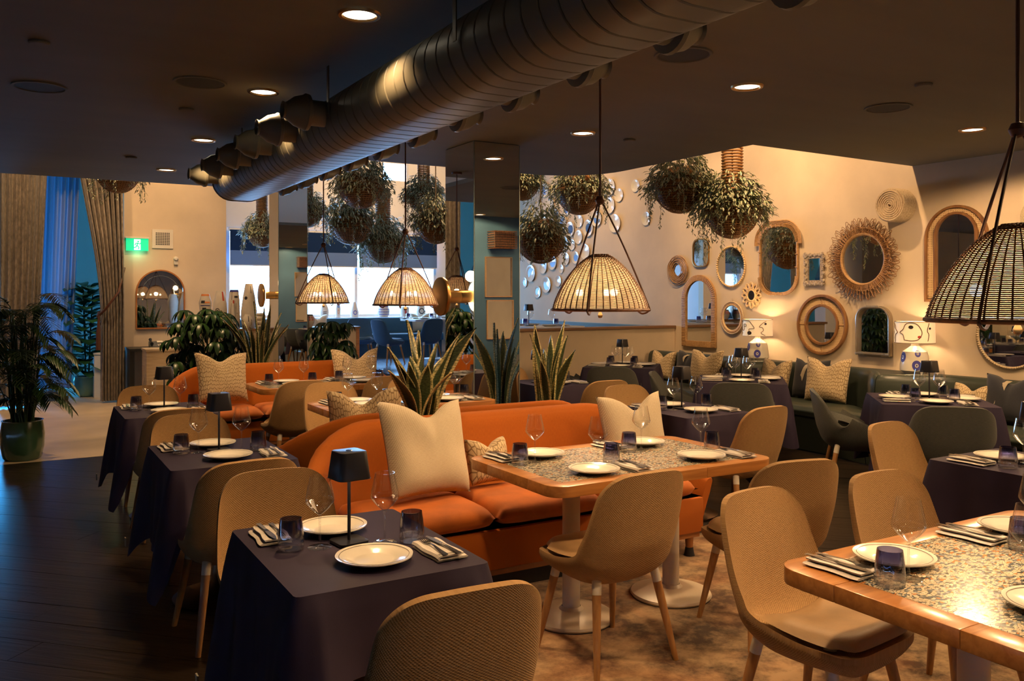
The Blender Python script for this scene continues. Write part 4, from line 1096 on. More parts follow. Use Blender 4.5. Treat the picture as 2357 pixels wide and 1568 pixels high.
# ------------------------------------------------------------------ pillows
def pillow_mesh(a, mt, chop=.22, T=.085, seed=0, stripe=None):
    rnd = random.Random(seed); ph = rnd.random()*6; off = rnd.uniform(-.12, .12)
    def side(sg):
        def fn(i, j):
            x, y = 2*i-1, 2*j-1
            X = x*a*(1-.07*(1-y*y)); Z = y*a*(1-.07*(1-x*x))
            g = exp(-((x-off)/.42)**2); up = max(0, (y+1)/2)
            Z -= chop*a*2*g*up**2.2*.62
            X *= 1+.10*up*(abs(x) > .2)*(abs(x)-.2)
            e = max(0, (1-x**4)*(1-y**4))
            th = T*e**.55*(1-.45*g*up**3)+.004*sin(5*x+3*y+ph)*e
            cr = -.022*exp(-((x-off)/.12)**2)*up**2*e
            return (X, sg*(th+cr)-.02*up*up*g, Z+a)
        return fn
    mb = MB(); 
    for k, sg in enumerate((-1, 1)):
        if stripe: 
            pass
        mb.grid(side(sg), 29, 29, uvs=(2*a, 2*a))
    return mb.mesh('cushion', mt, angle=80, merge=.0012)
PM = {}
def pillow(label, loc, rot, a, mt, chop, group, seed=0, band=None, piping=True):
    key = (a, mt, chop, seed)
    if key not in PM: PM[key] = pillow_mesh(a, M_(mt), chop, .075+.05*a, seed)
    r = thing('cushion', label, 'cushion', loc, rot, group)
    link('cover', PM[key], r)
    if band:
        f = random.Random(seed)
        MB().grid(lambda i, j: ((-.55+.22*i+.35*j)*a, -(.062+.05*a)*(1-(2*j-1)**4)**.5-.008, (.12+1.62*j)*a), 4, 14).build('cream_band', M_('cream_cloth'), r, angle=80, solid=.003)
    return r
GP = 'sofa cushions'
pillow('large plain cream cushion at the left end of the front sofa', (1.93, 4.10, .505), (-.32, .06, .22), .26, 'cream_cloth', .26, GP, 1)
pillow('plain cream cushion at the right end of the front sofa', (3.40, 4.20, .505), (-.24, -.03, -.06), .225, 'cream_cloth', .34, GP, 2)
pillow('small patterned cushion behind the plates on the front sofa', (2.36, 4.24, .50), (-.3, .02, .12), .13, 'print_cloth', .30, GP, 3)
pillow('patterned beige cushion at the left end of the back sofa', (1.80, 8.60, .525), (-.28, .05, .20), .25, 'print_cloth', .27, GP, 4)
pillow('patterned beige cushion at the right end of the back sofa', (3.18, 8.66, .53), (-.22, .0, -.1), .24, 'print_cloth', .36, GP, 5)
pillow('patterned beige cushion peeking over the back-to-back sofa', (1.97, 5.23, .525), (-.22, .03, pi-.1), .235, 'print_cloth', .36, GP, 6)

# ------------------------------------------------------------------ green banquette: four bays with a waved back, and a ledge behind
DIV = [9.0, 7.05, 5.15, 3.25, 1.35]
def ub(v):
    return 7.44-sum(.46*exp(-((v-d)/.30)**2) for d in DIV[1:])
def bay(v0, v1, label):
    cy = (v0+v1)/2; s = thing('banquette_bay', label, 'banquette', (7.3, cy, 0), 0, 'green leather banquette bays')
    v0 += .004; v1 -= .004
    prof = [(0, .42), (-.005, .55), (.0, .72), (.012, .79), (.035, .822), (.07, .832), (.10, .822), (.118, .79), (.12, .42)]
    def fn(a, b):
        v = v0+(v1-v0)*b; e = .01
        du = (ub(v+e)-ub(v-e))/(2*e); l = sqrt(1+du*du); nx, ny = 1/l, -du/l
        j = a*(len(prof)-1); m = min(int(j), len(prof)-2); f = j-m
        o = prof[m][0]+(prof[m+1][0]-prof[m][0])*f; z = prof[m][1]+(prof[m+1][1]-prof[m][1])*f
        edge = min(b, 1-b)*(v1-v0); rr = min(1, edge/.03); z2 = z-.012*(1-rr)**2 if z > .7 else z
        return (ub(v)+nx*o-7.3, v+ny*o*min(1, edge/.1)-cy, z2)
    mb = MB().grid(fn, 25, 60)
    for b in (0, 1): mb.add([fn(i/24, b) for i in range(25)], [tuple(range(25))])
    mb.build('backrest', M_('green_leather'), s, angle=60)
    def seat(a, b):
        v = v0+(v1-v0)*b; back = ub(v)+.03; front = 6.86-.10*sum(exp(-((v-d)/.4)**2) for d in DIV)+.0
        pr = [(0, .42), (.25, .465), (.5, .475), (.78, .47), (.93, .45), (1.0, .41), (.985, .36)]
        j = a*(len(pr)-1); m = min(int(j), len(pr)-2); f = j-m
        o = pr[m][0]+(pr[m+1][0]-pr[m][0])*f; z = pr[m][1]+(pr[m+1][1]-pr[m][1])*f
        return (back+(front-back)*o-7.3, v-cy, z)
    mb = MB().grid(seat, 25, 40)
    mb.build('seat', M_('green_leather'), s, angle=70)
    def base(a, b):
        v = v0+(v1-v0)*b; f = 6.89-.10*sum(exp(-((v-d)/.4)**2) for d in DIV)
        x = [f+.0, f+.06, 7.42, 7.42][min(3, int(a*3+.5))]; z = [.37, .002, .002, .37][min(3, int(a*3+.5))]
        return (x-7.3, v-cy, z)
    MB().grid(base, 4, 30).build('base', M_('green_leather'), s, angle=30)
    return s
bay(7.05, 9.0, 'green leather banquette bay at the far end by the half wall')
bay(5.15, 7.05, 'green leather banquette bay in the middle of the mirror wall')
bay(3.25, 5.15, 'green leather banquette bay on the right under the beaded mirror')
lp = [(7.995, 3.26), (7.995, 9.09)] + [(ub(v)+.135, v) for v in [9.0-.1*i for i in range(58)]]
led = MB().prism(lp, .755, .785)
o = led.build('banquette_ledge', mat('ledge_grey', (.05, .053, .048), .5), None, smooth=False); tag(o, 'dark ledge between green banquette and mirror wall', 'ledge')
GB = 'banquette cushions'
def bp(label, v, mt, a, chop, seed, rz=-HP, band=None, du=-.16, tilt=-.22):
    pillow(label, (ub(v)+du, v, .478), (tilt, 0, rz), a, mt, chop, GB, seed, band)
# local -y faces the room: rotate so that it points to -u
bp('beige patterned cushion leftmost in the far banquette bay', 8.55, 'print_cloth', .19, .34, 11, -HP+.1)
bp('navy and cream cushion in the far banquette bay', 8.12, 'navy_pillow', .20, .25, 12, -HP, True, -.12)
bp('beige patterned cushion rightmost in the far banquette bay', 7.72, 'print_cloth', .22, .30, 13, -HP+.15, None, -.20)
bp('beige patterned cushion leftmost in the middle banquette bay', 6.62, 'print_cloth', .20, .30, 14, -HP-.1)
bp('navy and cream cushion in the middle banquette bay', 6.22, 'navy_pillow', .21, .25, 15, -HP, True, -.12)
bp('beige patterned cushion rightmost in the middle banquette bay', 5.90, 'print_cloth', .23, .28, 16, -HP+.2, None, -.24)
bp('beige patterned cushion leftmost in the right banquette bay', 4.42, 'print_cloth', .16, .30, 17, -HP)
bp('navy and cream cushion in the right banquette bay', 4.10, 'navy_pillow', .21, .25, 18, -HP, True, -.14)

# ------------------------------------------------------------------ wicker pendants
def pendant_proto(W=.5):
    h = .6*W; R = W/2
    def rad(t): return max(.012, R*(1-t**1.35)**.60)
    TM = .965
    zs = []
    # meridian ribs in pairs
    ribs = MB(); nr = 44
    for i in range(nr):
        for dd in (-.006, .006):
            a = 2*pi*i/nr+dd
            P = [(rad(t)*cos(a), rad(t)*sin(a), h*t) for t in [TM*(k/16)**.8 for k in range(17)]]
            ribs.tube(P, .0018, 4, caps=False)
    wv = MB(); nw = 52
    for k in range(nw):
        t = .012+.95*(k/(nw-1))**1.0; r = rad(t); P = []
        for i in range(nr*4):
            a = 2*pi*i/(nr*4); w = .0026*cos(nr/2*a+pi*(k % 2))
            P.append(((r+w)*cos(a), (r+w)*sin(a), h*t))
        wv.tube(P, .0028, 3, closed=True)
    cap = MB().lathe([(.0001, h*.985), (.03, h*.965), (rad(.93), h*.93), (rad(.90)+.003, h*.90)], 28, caps=False)
    rim = MB().tube([((R+.002)*cos(2*pi*i/64), (R+.002)*sin(2*pi*i/64), 0) for i in range(64)], .0075, 8, closed=True)
    ball_z = 1.15*W; 
    cords = []
    for k in range(3):
        a = radians(100+120*k); e = (R+.012)
        P = [(0.012*cos(a), .012*sin(a), ball_z-.01), ((e*.5)*cos(a), (e*.5)*sin(a), ball_z*.52+.03), (e*cos(a), e*sin(a), .03), ((e+.004)*cos(a), (e+.004)*sin(a), -.008), ((e-.03)*cos(a), (e-.03)*sin(a), -.022), ((e-.055)*cos(a), (e-.055)*sin(a), -.008)]
        Q = []
        for i in range(len(P)-1):
            for s in range(5): Q.append(tuple(catmull([(j, *p) for j, p in enumerate(P)], i+s/5)))
        Q.append(P[-1])
        cords.append(('suspension_cord', MB().tube(Q, .005, 8).mesh('suspension_cord', M_('brown_cord'))))
    parts = [('wicker_ribs', ribs.mesh('wicker_ribs', M_('wicker'), recalc=False)), ('wicker_weave', wv.mesh('wicker_weave', M_('wicker'), recalc=False)), ('crown', cap.mesh('crown', M_('wicker'))), ('rim', rim.mesh('rim', M_('wicker')))]
    parts.append(('lining', MB().lathe([(rad(t)-.007, h*t) for t in [.02+.90*k/14 for k in range(15)]], 40, caps=False).mesh('lining', M_('lamp_liner'))))
    parts.append(('diffuser', MB().lathe([(.0001, .006), (R-.03, .006), (R-.022, .0), (R-.022, -.006), (.0001, -.010)], 48).mesh('diffuser', M_('diffuser'))))
    parts.append(('finial', MB().lathe([(.0001, -.045), (.010, -.042), (.014, -.030), (.010, -.020), (.005, -.0105)], 14).mesh('finial', M_('brass'))))
    parts += cords
    parts.append(('ball', MB().lathe([(.0001, ball_z-.026), (.018, ball_z-.019), (.026, ball_z), (.018, ball_z+.019), (.0001, ball_z+.026)], 20).mesh('ball', M_('brown_cord'))))
    bl = []
    for a in (.6, .6+2*pi/3, .6+4*pi/3):
        parts.append(('bulb', MB().lathe([(.0001, .07), (.014, .075), (.019, .09), (.014, .105), (.0001, .11)], 14, c=(.11*cos(a), .11*sin(a), 0)).mesh('bulb', M_('bulb'))))
    parts.append(('rod', MB().lathe([(.006, ball_z+.02), (.006, LOWC-1.495-.02)], 10).mesh('rod', M_('brown_cord'))))
    parts.append(('canopy', MB().lathe([(.055, LOWC-1.495-.022), (.058, LOWC-1.495-.012), (.058, LOWC-1.495-.001)], 24).mesh('canopy', M_('brown_cord'))))
    return ('pendant_lamp', 'pendant lamp', parts)
PEND = pendant_proto()
for (x, y, rz, l) in ((2.62, 1.44, -.55, 'woven wicker dome pendant, largest, at the right picture edge'), (2.67, 3.62, .0, 'woven wicker dome pendant over the front sofa table'),
                   (2.67, 6.18, .3, 'woven wicker dome pendant between the mirrored pillars'), (2.68, 8.24, .9, 'woven wicker dome pendant farthest back, smallest')):
    r = place(PEND, l, (x, y, 1.495), rz, 'wicker dome pendants')
    for c in r.children:
        if c.name.startswith('wicker_'): c['kind'] = 'stuff'
    point((x, y, 1.60), 7, .04, (1, .70, .38))
    spot((x, y, 1.48), 45, 150, .5, radius=.12)

# ------------------------------------------------------------------ plants
def leaf_strip(mb, base, dirv, length, width, bend, up=(0, 0, 1), fold=.25, n=5, tip=.0, droop=0):
    """one folded leaf blade: 3 vertices across"""
    d = Vector(dirv).normalized(); u = Vector(up); sd = d.cross(u)
    if sd.length < 1e-3: sd = Vector((1, 0, 0))
    sd.normalize(); nn = sd.cross(d).normalized(); p = Vector(base); V = []; UV = []; F = []
    for i in range(n):
        t = i/(n-1); w = width*sin(pi*min(1, max(.02, (t*.92+.04))))**.75
        if i == n-1: w = .0004
        for k, x in enumerate((-1, 0, 1)):
            V.append(p+sd*(x*w*.5)+nn*(abs(x)*w*.5*fold)); UV.append((k/2, t))
        d = (d + nn*bend/(n-1) - Vector((0, 0, droop/(n-1)))).normalized(); nn = sd.cross(d).normalized()
        p = p+d*(length/(n-1))
    for i in range(n-1):
        for k in range(2): F.append((i*3+k, i*3+k+1, i*3+k+4, i*3+k+3))
    mb.add(V, F, UV)

def snake_plant(label, loc, nleaf, hmax, spread, seed, width=.05, group='snake plants', pot=None):
    rnd = random.Random(seed); s = thing('snake_plant', label, 'plant', loc, 0, group)
    for k in range(nleaf):
        a = 2*pi*k/nleaf*2.4+rnd.uniform(-.4, .4); rr = rnd.uniform(.01, .07); h = hmax*rnd.uniform(.55, 1.0); ln = rnd.uniform(.15, 1)*spread
        tw = rnd.uniform(-.8, .8); w = width*rnd.uniform(.75, 1.25); f0 = rnd.uniform(0, 6)
        bx, by = rr*cos(a), rr*sin(a); mb = MB()
        def fn(i, t):
            x = 2*i-1
            q = t*t; X = bx+cos(a)*ln*q; Y = by+sin(a)*ln*q; Z = h*t-.10*ln*q
            ww = w*(.55+.45*min(1, t*2.2))*(1-max(0, (t-.5)/.5)**2.2)+.0008
            f = f0+tw*t
            return (X+cos(f)*x*ww, Y+sin(f)*x*ww, Z+.0)
        mb.grid(fn, 5, 16)
        # shallow channel so the blade has body
        V = [Vector(p) for p in mb.v]
        for idx in range(len(V)):
            i = idx % 5; x = (i/4)*2-1; f = f0
            mb.v[idx] = (V[idx].x - sin(f0)*(x*x)*.016, V[idx].y + cos(f0)*(x*x)*.016, V[idx].z)
        mb.build('leaf', M_('snake_leaf'), s, angle=80, solid=.004, recalc=False)
    if pot: pot(s)
    return s
def trough(label, c, sx, sy, h, mt, cat='planter'):
    t = thing('planter_box', label, cat, (c[0], c[1], 0))
    x, y = sx/2, sy/2; w = .012; mb = MB()
    mb.b2((-x, -y, 0), (-x+w, y, h)).b2((x-w, -y, 0), (x, y, h)).b2((-x+w, -y, 0), (x-w, -y+w, h)).b2((-x+w, y-w, 0), (x-w, y, h)).b2((-x+w, -y+w, 0), (x-w, y-w, .02))
    mb.build('box', mt, t, smooth=False)
    MB().b2((-x+w, -y+w, .021), (x-w, y-w, h-.03)).build('soil', M_('soil'), t, smooth=False)
    return t
trough('long dark planter between the back-to-back orange sofas', (2.45, 4.72), 1.5, .13, .80, M_('black'))
snake_plant('snake plant with banded yellow-edged leaves behind the large cream cushion', (2.14, 4.72, .772), 15, .66, .30, 21, .048)
trough('dark floor planter right of the mirrored pillar', (3.92, 6.05), .26, .26, .55, M_('black'))
snake_plant('tall snake plant right of the mirrored pillar', (3.92, 6.05, .525), 12, .92, .22, 22, .044)
trough('long dark planter behind the back orange sofa', (2.55, 9.50), 1.9, .30, .62, M_('black'))
snake_plant('snake plant standing before the painted vases', (2.36, 9.50, .60), 17, .92, .36, 23, .036)

def schefflera(label, loc, n, h, rad, seed, leaf=.15, wid=.045):
    rnd = random.Random(seed); s = thing('umbrella_plant', label, 'plant', loc, 0, 'leafy umbrella plants')
    st = MB()
    for k in range(4):
        a = rnd.uniform(0, 6.28); st.tube([(0.02*cos(a), .02*sin(a), 0), (.05*cos(a), .05*sin(a), h*.4), (.10*cos(a), .10*sin(a), h*.85)], [.014, .011, .007], 7)
    st.build('stem', M_('stem'), s)
    for k in range(n):
        a = 2*pi*k*.382+rnd.uniform(-.3, .3); t = .15+.85*((k+.5)/n); r = rad*rnd.uniform(.45, 1)*(1-.35*t*t)
        tip = Vector((r*cos(a), r*sin(a), h*t*rnd.uniform(.9, 1.06)))
        b = Vector((.05*cos(a), .05*sin(a), tip.z*.72)); mb = MB()
        mb.tube([b, (b+tip)/2+Vector((0, 0, .05)), tip], .004, 5)
        for q in range(8):
            g = a+2*pi*q/8+rnd.uniform(-.1, .1)
            leaf_strip(mb, tip, (cos(g), sin(g), .15), leaf*rnd.uniform(.8, 1.15), wid, -.5, droop=1.3+.5*rnd.random(), n=6, fold=.3)
        mb.build('leaf_cluster', M_('leaf_mid'), s, angle=80, recalc=False)
    return s
schefflera('large leafy umbrella plant left of the back orange sofa', (1.93, 10.02, 0.42), 80, 1.02, .50, 31, .19, .056)
trough('dark square planter holding the large umbrella plant', (1.93, 10.02), .34, .34, .45, M_('black'))
schefflera('leafy umbrella plant behind the back sofa before the half wall', (3.18, 9.50, .60), 40, .70, .30, 32, .17, .05)

def palm(label, loc, nf, h, seed, rad=.34):
    rnd = random.Random(seed); s = thing('potted_palm', label, 'plant', loc, 0)
    prof = [(.145, 0), (.165, .02), (.185, .12), (.19, .24), (.178, .33), (.172, .365), (.180, .375), (.165, .375), (.158, .34)]
    MB().lathe(prof, 40, caps=False).build('pot', M_('green_glaze'), s)
    MB().lathe([(.0001, .33), (.16, .33)], 24).build('soil', M_('soil'), s)
    for k in range(nf):
        a = 2*pi*k*.382+rnd.uniform(-.3, .3); a0 = rnd.uniform(0, 6.28); rb = rnd.uniform(.02, .10); b0 = Vector((rb*cos(a0), rb*sin(a0), .33))
        zc = h*rnd.uniform(.12, .80); L = rnd.uniform(.26, .42); lean = rnd.uniform(.04, .15)
        P = [b0, b0+Vector((lean*.5*cos(a), lean*.5*sin(a), zc*.55)), b0+Vector((lean*cos(a), lean*sin(a), zc))]
        up = rnd.uniform(.55, 1.2); q0 = P[-1]
        for i in range(1, 9):
            q = i/8; P.append(q0+Vector((L*cos(a)*q*.8, L*sin(a)*q*.8, L*(up*q-.95*q*q))))
        mb = MB(); mb.tube(P, [.008, .007, .006]+[.0045*(1-.08*i) for i in range(8)], 5)
        F = P[2:]; sd = Vector((-sin(a), cos(a), 0))
        for i in range(15):
            q = .10+.90*i/14; j = min(7, int(q*8)); f = q*8-j; p = F[j]+(F[j+1]-F[j])*f; d = (F[j+1]-F[j]).normalized()
            for sg in (-1, 1):
                leaf_strip(mb, p, sd*sg*.9+d*.6, .20*(1-.45*abs(q-.45))*rnd.uniform(.8, 1.1), .020, 0, droop=.55, n=5, fold=.3)
        mb.build('frond', M_('leaf_dark'), s, angle=80, recalc=False)
    return s
palm('tall dark palm in a glossy green pot at the left edge', (.10, 9.42, 0), 62, 1.45, 41, .44)

def fig(label, loc, seed):
    rnd = random.Random(seed); s = thing('fiddle_leaf_fig', label, 'plant', loc, 0)
    MB().lathe([(.10, 0), (.13, .02), (.175, .14), (.185, .24), (.17, .30), (.178, .315), (.16, .315), (.155, .28)], 36, caps=False).build('pot', M_('celadon'), s)
    MB().lathe([(.0001, .275), (.158, .275)], 24).build('soil', M_('soil'), s)
    for k in range(3):
        a = 2.1*k; MB().tube([(.03*cos(a), .03*sin(a), .275), (.05*cos(a), .05*sin(a), .9), (.09*cos(a), .09*sin(a), 1.65)], [.014, .012, .008], 7).build('stem', M_('stem'), s)
    for k in range(96):
        a = 2.4*k; t = k/95; z = .36+1.34*t; mb = MB(); r = .06+.03*rnd.random()
        leaf_strip(mb, (r*cos(a), r*sin(a), z), (cos(a), sin(a), .25+.5*t), .36*rnd.uniform(.75, 1.1), .25*rnd.uniform(.8, 1.1), -.3, droop=.7, n=8, fold=.25)
        mb.build('leaf', M_('leaf_fig'), s, angle=80, recalc=False)
fig('fiddle-leaf fig in a celadon pot inside the entrance', (1.02, 14.78, 0), 42)

# hanging baskets with trailing leaves: three shapes shared between them
def basket_proto(seed, R=.29, neck=False, leaves=1300, trail=20, tl=.42):
    rnd = random.Random(seed)
    prof = [(.02, -.305), (.10, -.285), (.185, -.225), (.25, -.135), (R, -.02), (R*.92, .02), (R*.55, .12), (R*.40, .17)]
    keys = [(i/(len(prof)-1), *p) for i, p in enumerate(prof)]
    wv = MB(); n = 40
    for k in range(30):
        r, z = catmull(keys, k/29); P = []
        for i in range(80):
            a = 2*pi*i/80; P.append(((r+.004*cos(20*a+pi*(k % 2)))*cos(a), (r+.004*cos(20*a+pi*(k % 2)))*sin(a), z))
        wv.tube(P, .0042, 3, closed=True)
    for i in range(n):
        a = 2*pi*i/n; wv.tube([(catmull(keys, q/14)[0]*cos(a), catmull(keys, q/14)[0]*sin(a), catmull(keys, q/14)[1]) for q in range(15)], .0035, 3, caps=False)
    if neck:
        for k in range(20):
            wv.tube([((R*.34)*cos(2*pi*i/24), (R*.34)*sin(2*pi*i/24), .17+.03*k) for i in range(24)], .011, 4, closed=True)
    liner = MB().lathe([(.0001, -.275), (.09, -.262), (.17, -.205), (.235, -.12), (R*.93, -.015), (R*.50, .11), (.0001, .12)], 32)
    lf = MB()
    for k in range(leaves):
        a = rnd.uniform(0, 6.283); z = rnd.triangular(-.16, .40, .06); rr = (R*(1.06-.60*max(0, z)/.40))*rnd.uniform(.70, 1.30)
        d = (cos(a+rnd.uniform(-1, 1)), sin(a+rnd.uniform(-1, 1)), rnd.uniform(-.7, .5))
        leaf_strip(lf, (rr*cos(a), rr*sin(a), z), d, rnd.uniform(.05, .09), rnd.uniform(.02, .034), -.3, n=4, droop=.6)
    for k in range(trail):
        a = 2*pi*k/trail+rnd.uniform(-.2, .2); r0 = R*rnd.uniform(1.0, 1.3); L = tl*rnd.uniform(.3, 1.0); m = int(L/.013)
        for i in range(m):
            q = i/m; z = -.02-L*q; rr = r0+.02*sin(6*q+k); g = rnd.uniform(0, 6.28)
            leaf_strip(lf, (rr*cos(a)+rnd.uniform(-.012, .012), rr*sin(a)+rnd.uniform(-.012, .012), z), (cos(g), sin(g), -.7), rnd.uniform(.028, .05), .016, 0, n=3, droop=.4)
        lf.tube([(r0*cos(a), r0*sin(a), .02), ((r0+.01)*cos(a), (r0+.01)*sin(a), -.02-L)], .0015, 3)
    return dict(w=wv.mesh('woven_basket', M_('wicker_pale'), recalc=False), l=liner.mesh('liner', M_('wicker')), f=lf.mesh('foliage', M_('leaf_variegated'), angle=80, recalc=False))
BK = [basket_proto(51), basket_proto(52, .30, True, 1700, 26, .55), basket_proto(53, .24, False, 1000, 16, .35)]
def basket(label, loc, kind, sc=1, rz=0):
    r = thing('hanging_basket', label, 'hanging planter', loc, rz, 'hanging wicker planters'); r.scale = (sc,)*3
    link('woven_basket', BK[kind]['w'], r)['kind'] = 'stuff'; link('liner', BK[kind]['l'], r); link('foliage', BK[kind]['f'], r)['kind'] = 'stuff'
    MB().tube([(0, 0, .10), (0, 0, (HIGHC-loc[2])/sc-.005)], .008, 6).build('rope', M_('beige_rope'), r)
    return r
basket('big hanging wicker planter with trailing leaves before the mirrors', (6.70, 6.70, 2.50), 1, 1.05)
basket('hanging wicker planter left of the big one, close to the ceiling edge', (6.40, 7.20, 2.80), 0, 1.05, 1)
basket('hanging wicker planter with pointed base before the plate wall', (6.55, 9.35, 2.98), 0, 1.1, 2)
basket('hanging wicker planter right beside the mirrored pillar, lower one', (5.75, 9.05, 2.32), 2, 1.15, 3)
basket('hanging wicker planter right beside the mirrored pillar, upper one', (6.0, 9.9, 3.1), 1, .8, 4)
basket('hanging wicker planter at the ceiling edge above the exit sign', (1.22, 12.3, 3.22), 0, 1.0, 5)
basket('hanging wicker planter lowest in the window bay, between the pendants', (5.42, 13.5, 2.47), 1, 1.2, 1.1)
basket('hanging wicker planter in the window bay, left of the lowest one', (4.75, 13.2, 2.80), 2, 1.35, 2.1)
basket('hanging wicker planter topmost in the window bay', (4.47, 12.0, 3.22), 0, 1.2, 3.1)
basket('hanging wicker planter at upper right of the window bay', (5.58, 12.2, 3.13), 1, .9, 4.1)
basket('hanging wicker planter nearest the pillar edge in the window bay', (4.72, 9.95, 2.52), 0, .95, 5.1)
basket('hanging wicker planter right of the farther mirrored pillar', (4.05, 13.25, 2.9), 1, .85, 2.6)
basket('hanging wicker planter left of the farther mirrored pillar', (3.5, 13.9, 2.6), 1, .85, 3.6)
# ------------------------------------------------------------------ mirror wall
WR = -HP
def wall_thing(name, label, cat, v, z, group=None, u=7.998): return thing(name, label, cat, (u, v, z), WR, group)
def ell(rx, rz, n=64): return [(rx*cos(2*pi*i/n), rz*sin(2*pi*i/n)) for i in range(n)]
def glass_face(P, parent, y=-.012, mt='mirror'):
    return MB().add([(x, y, z) for x, z in P], [tuple(range(len(P)))]).build('mirror_glass', M_(mt), parent, smooth=False)
def loop_tube(P, r, y, n=8): return MB().tube([(x, y, z) for x, z in P], r, n, closed=True)
def archp(hw, h, n=24):      # centred vertically
    return [(hw, -h/2)]+[(hw*cos(pi*i/n), h/2-hw+hw*sin(pi*i/n)) for i in range(n+1)]+[(-hw, -h/2)]
GM = 'mirrors on the cream wall'
# twig ring
t = wall_thing('twig_mirror', 'wreath-like round mirror of loose twigs, leftmost on the wall', 'mirror', 9.02, 1.92, GM)
rnd = random.Random(5); tw = MB()
for k in range(26):
    r = rnd.uniform(.085, .205); ex = rnd.uniform(-.015, .015); ez = rnd.uniform(-.015, .015); ph = rnd.random()*6
    tw.tube([((r+.008*sin(3*a+ph))*cos(a)+ex, -.012-.022*rnd.random()*0-.0006*k, (r+.008*sin(2*a+ph))*sin(a)+ez) for a in [2*pi*i/40 for i in range(40)]], .0042, 5, closed=True)
tw.build('twig_ring', M_('rattan'), t); glass_face(ell(.085, .085, 32), t, -.010)
# small gold arch
def simple_frame(label, v, z, O, wd, mt, name='mirror', th=.022):
    t = wall_thing(name, label, 'mirror', v, z, GM)
    cx = 0; sx = max(abs(p[0]) for p in O); sz = max(abs(p[1]) for p in O)
    I = [(x*(1-wd/sx), zz*(1-wd/sz)) for x, zz in O]
    frame_from(O, I, -th, 0).build('frame', mt, t, angle=30, bevel=.003)
    glass_face(I, t, -.008); return t, I
t, I = simple_frame('small gold arched mirror reflecting the exit sign', 8.57, 2.14, rrect(.155, .19, .10, 8), .018, M_('gold'))
# beaded oval
def beaded(label, v, z, rx, rz, rb, mt, n):
    t = wall_thing('mirror', label, 'mirror', v, z, GM)
    loop_tube(ell(rx-rb*1.2, rz-rb*1.2), .010, -.014).build('frame', mt, t)
    bd = MB()
    for i in range(n):
        a = 2*pi*i/n; c = ((rx-rb)*cos(a), -.018, (rz-rb)*sin(a))
        bd.lathe([(.0001, -rb), (rb*.75, -rb*.6), (rb, 0), (rb*.75, rb*.6), (.0001, rb)], 8, c=c)
    o = bd.build('beads', mt, t); o['kind'] = 'stuff'
    glass_face(ell(rx-rb*1.4, rz-rb*1.4, 48), t); return t
beaded('oval mirror with a cream beaded frame beside the gold arch', 8.01, 1.94, .26, .27, .014, M_('cane'), 56)
# pill shaped rattan mirror with flared head
t = wall_thing('mirror', 'tall pill-shaped mirror in bound rattan with a flared top', 'mirror', 7.22, 2.0, GM)
O = rrect(.29, .41, .20, 10)
loop_tube(O, .016, -.018).build('frame', M_('rattan'), t)
bind = MB()
for i in range(0, 120):
    a = i/120; L = len(O); j = a*L; k = int(j) % L; f = j-int(j); p = (O[k][0]+(O[(k+1) % L][0]-O[k][0])*f, O[k][1]+(O[(k+1) % L][1]-O[k][1])*f)
    n2 = Vector((p[0]/.29**2, p[1]/.41**2)).normalized()
    bind.tube([(p[0]-n2.x*.022, -.036, p[1]-n2.y*.022), (p[0]+n2.x*.022, -.036, p[1]+n2.y*.022)], .0045, 5)
o = bind.build('binding', M_('rattan'), t); o['kind'] = 'stuff'
fl = MB()
for q in range(4):
    H = [(.305+.017*q, .18)]+[((.105+(.20+.017*q)*cos(a)), .215+(.20+.017*q)*sin(a)) for a in [pi/2*i/10 for i in range(11)]]
    P = H+[(-x, z) for x, z in reversed(H)]
    fl.tube([(x, -.024-.004*q, z) for x, z in P], .009, 6)
fl.build('flared_head', M_('rattan'), t); glass_face(rrect(.275, .395, .19, 10), t)
# ornate rectangle
t = wall_thing('mirror', 'small ornate carved rectangular frame with dark mirror', 'mirror', 6.69, 1.87, GM)
O = [(-.125, -.165), (.125, -.165), (.125, .165), (-.125, .165)]; I = [(x*.68, z*.76) for x, z in O]
frame_from(O, I, -.02, 0).build('frame', M_('ornate_white'), t, smooth=False)
sc = MB(); rnd = random.Random(8)
for i in range(44):
    a = i/44*4; k = int(a); f = a-k; p = [O[k][0]+(O[(k+1) % 4][0]-O[k][0])*f, O[k][1]+(O[(k+1) % 4][1]-O[k][1])*f]
    r = .016+.010*(i % 3 == 0)+.012*(f < .05)
    sc.lathe([(.0001, -.012), (r*.8, -.008), (r, 0), (.0001, .012)], 7, c=(p[0]+.006*cos(i*2.1), -.022, p[1]+.006*sin(i*2.1)), ax='y')
sc.build('carved_scrolls', M_('ornate_white'), t); glass_face(I, t, -.008, 'mirror')
# fringe mirror of looped cane
t = wall_thing('mirror', 'large round mirror with a wide fringe of looped cane', 'mirror', 6.03, 1.96, GM)
loop_tube(ell(.275, .275), .016, -.03).build('inner_ring', M_('rattan'), t)
lp = MB(); rnd = random.Random(9)
for i in range(190):
    a = 2*pi*i/190; r1 = .285; r2 = .45*rnd.uniform(.93, 1.03) if i % 2 else .385*rnd.uniform(.93, 1.05); w = .026*rnd.uniform(.8, 1.2); y = -.02-.018*(i % 3)
    P = []
    for k in range(13):
        q = k/12*pi; rr = r1+(r2-r1)*sin(q)**.7; da = (w/r2)*(-cos(q))*1.2; P.append((rr*cos(a+da), y-.01*sin(q), rr*sin(a+da)))
    lp.tube(P, .0034, 4)
o = lp.build('cane_loops', M_('rattan_dark'), t); o['kind'] = 'stuff'
loop_tube(ell(.34, .34), .006, -.05).build('outer_ring', M_('rattan'), t)
for q in range(5): loop_tube(ell(.289+.012*q, .289+.012*q), .0055, -.03).build('cane_ring', M_('rattan'), t)
glass_face(ell(.265, .265), t, -.02)
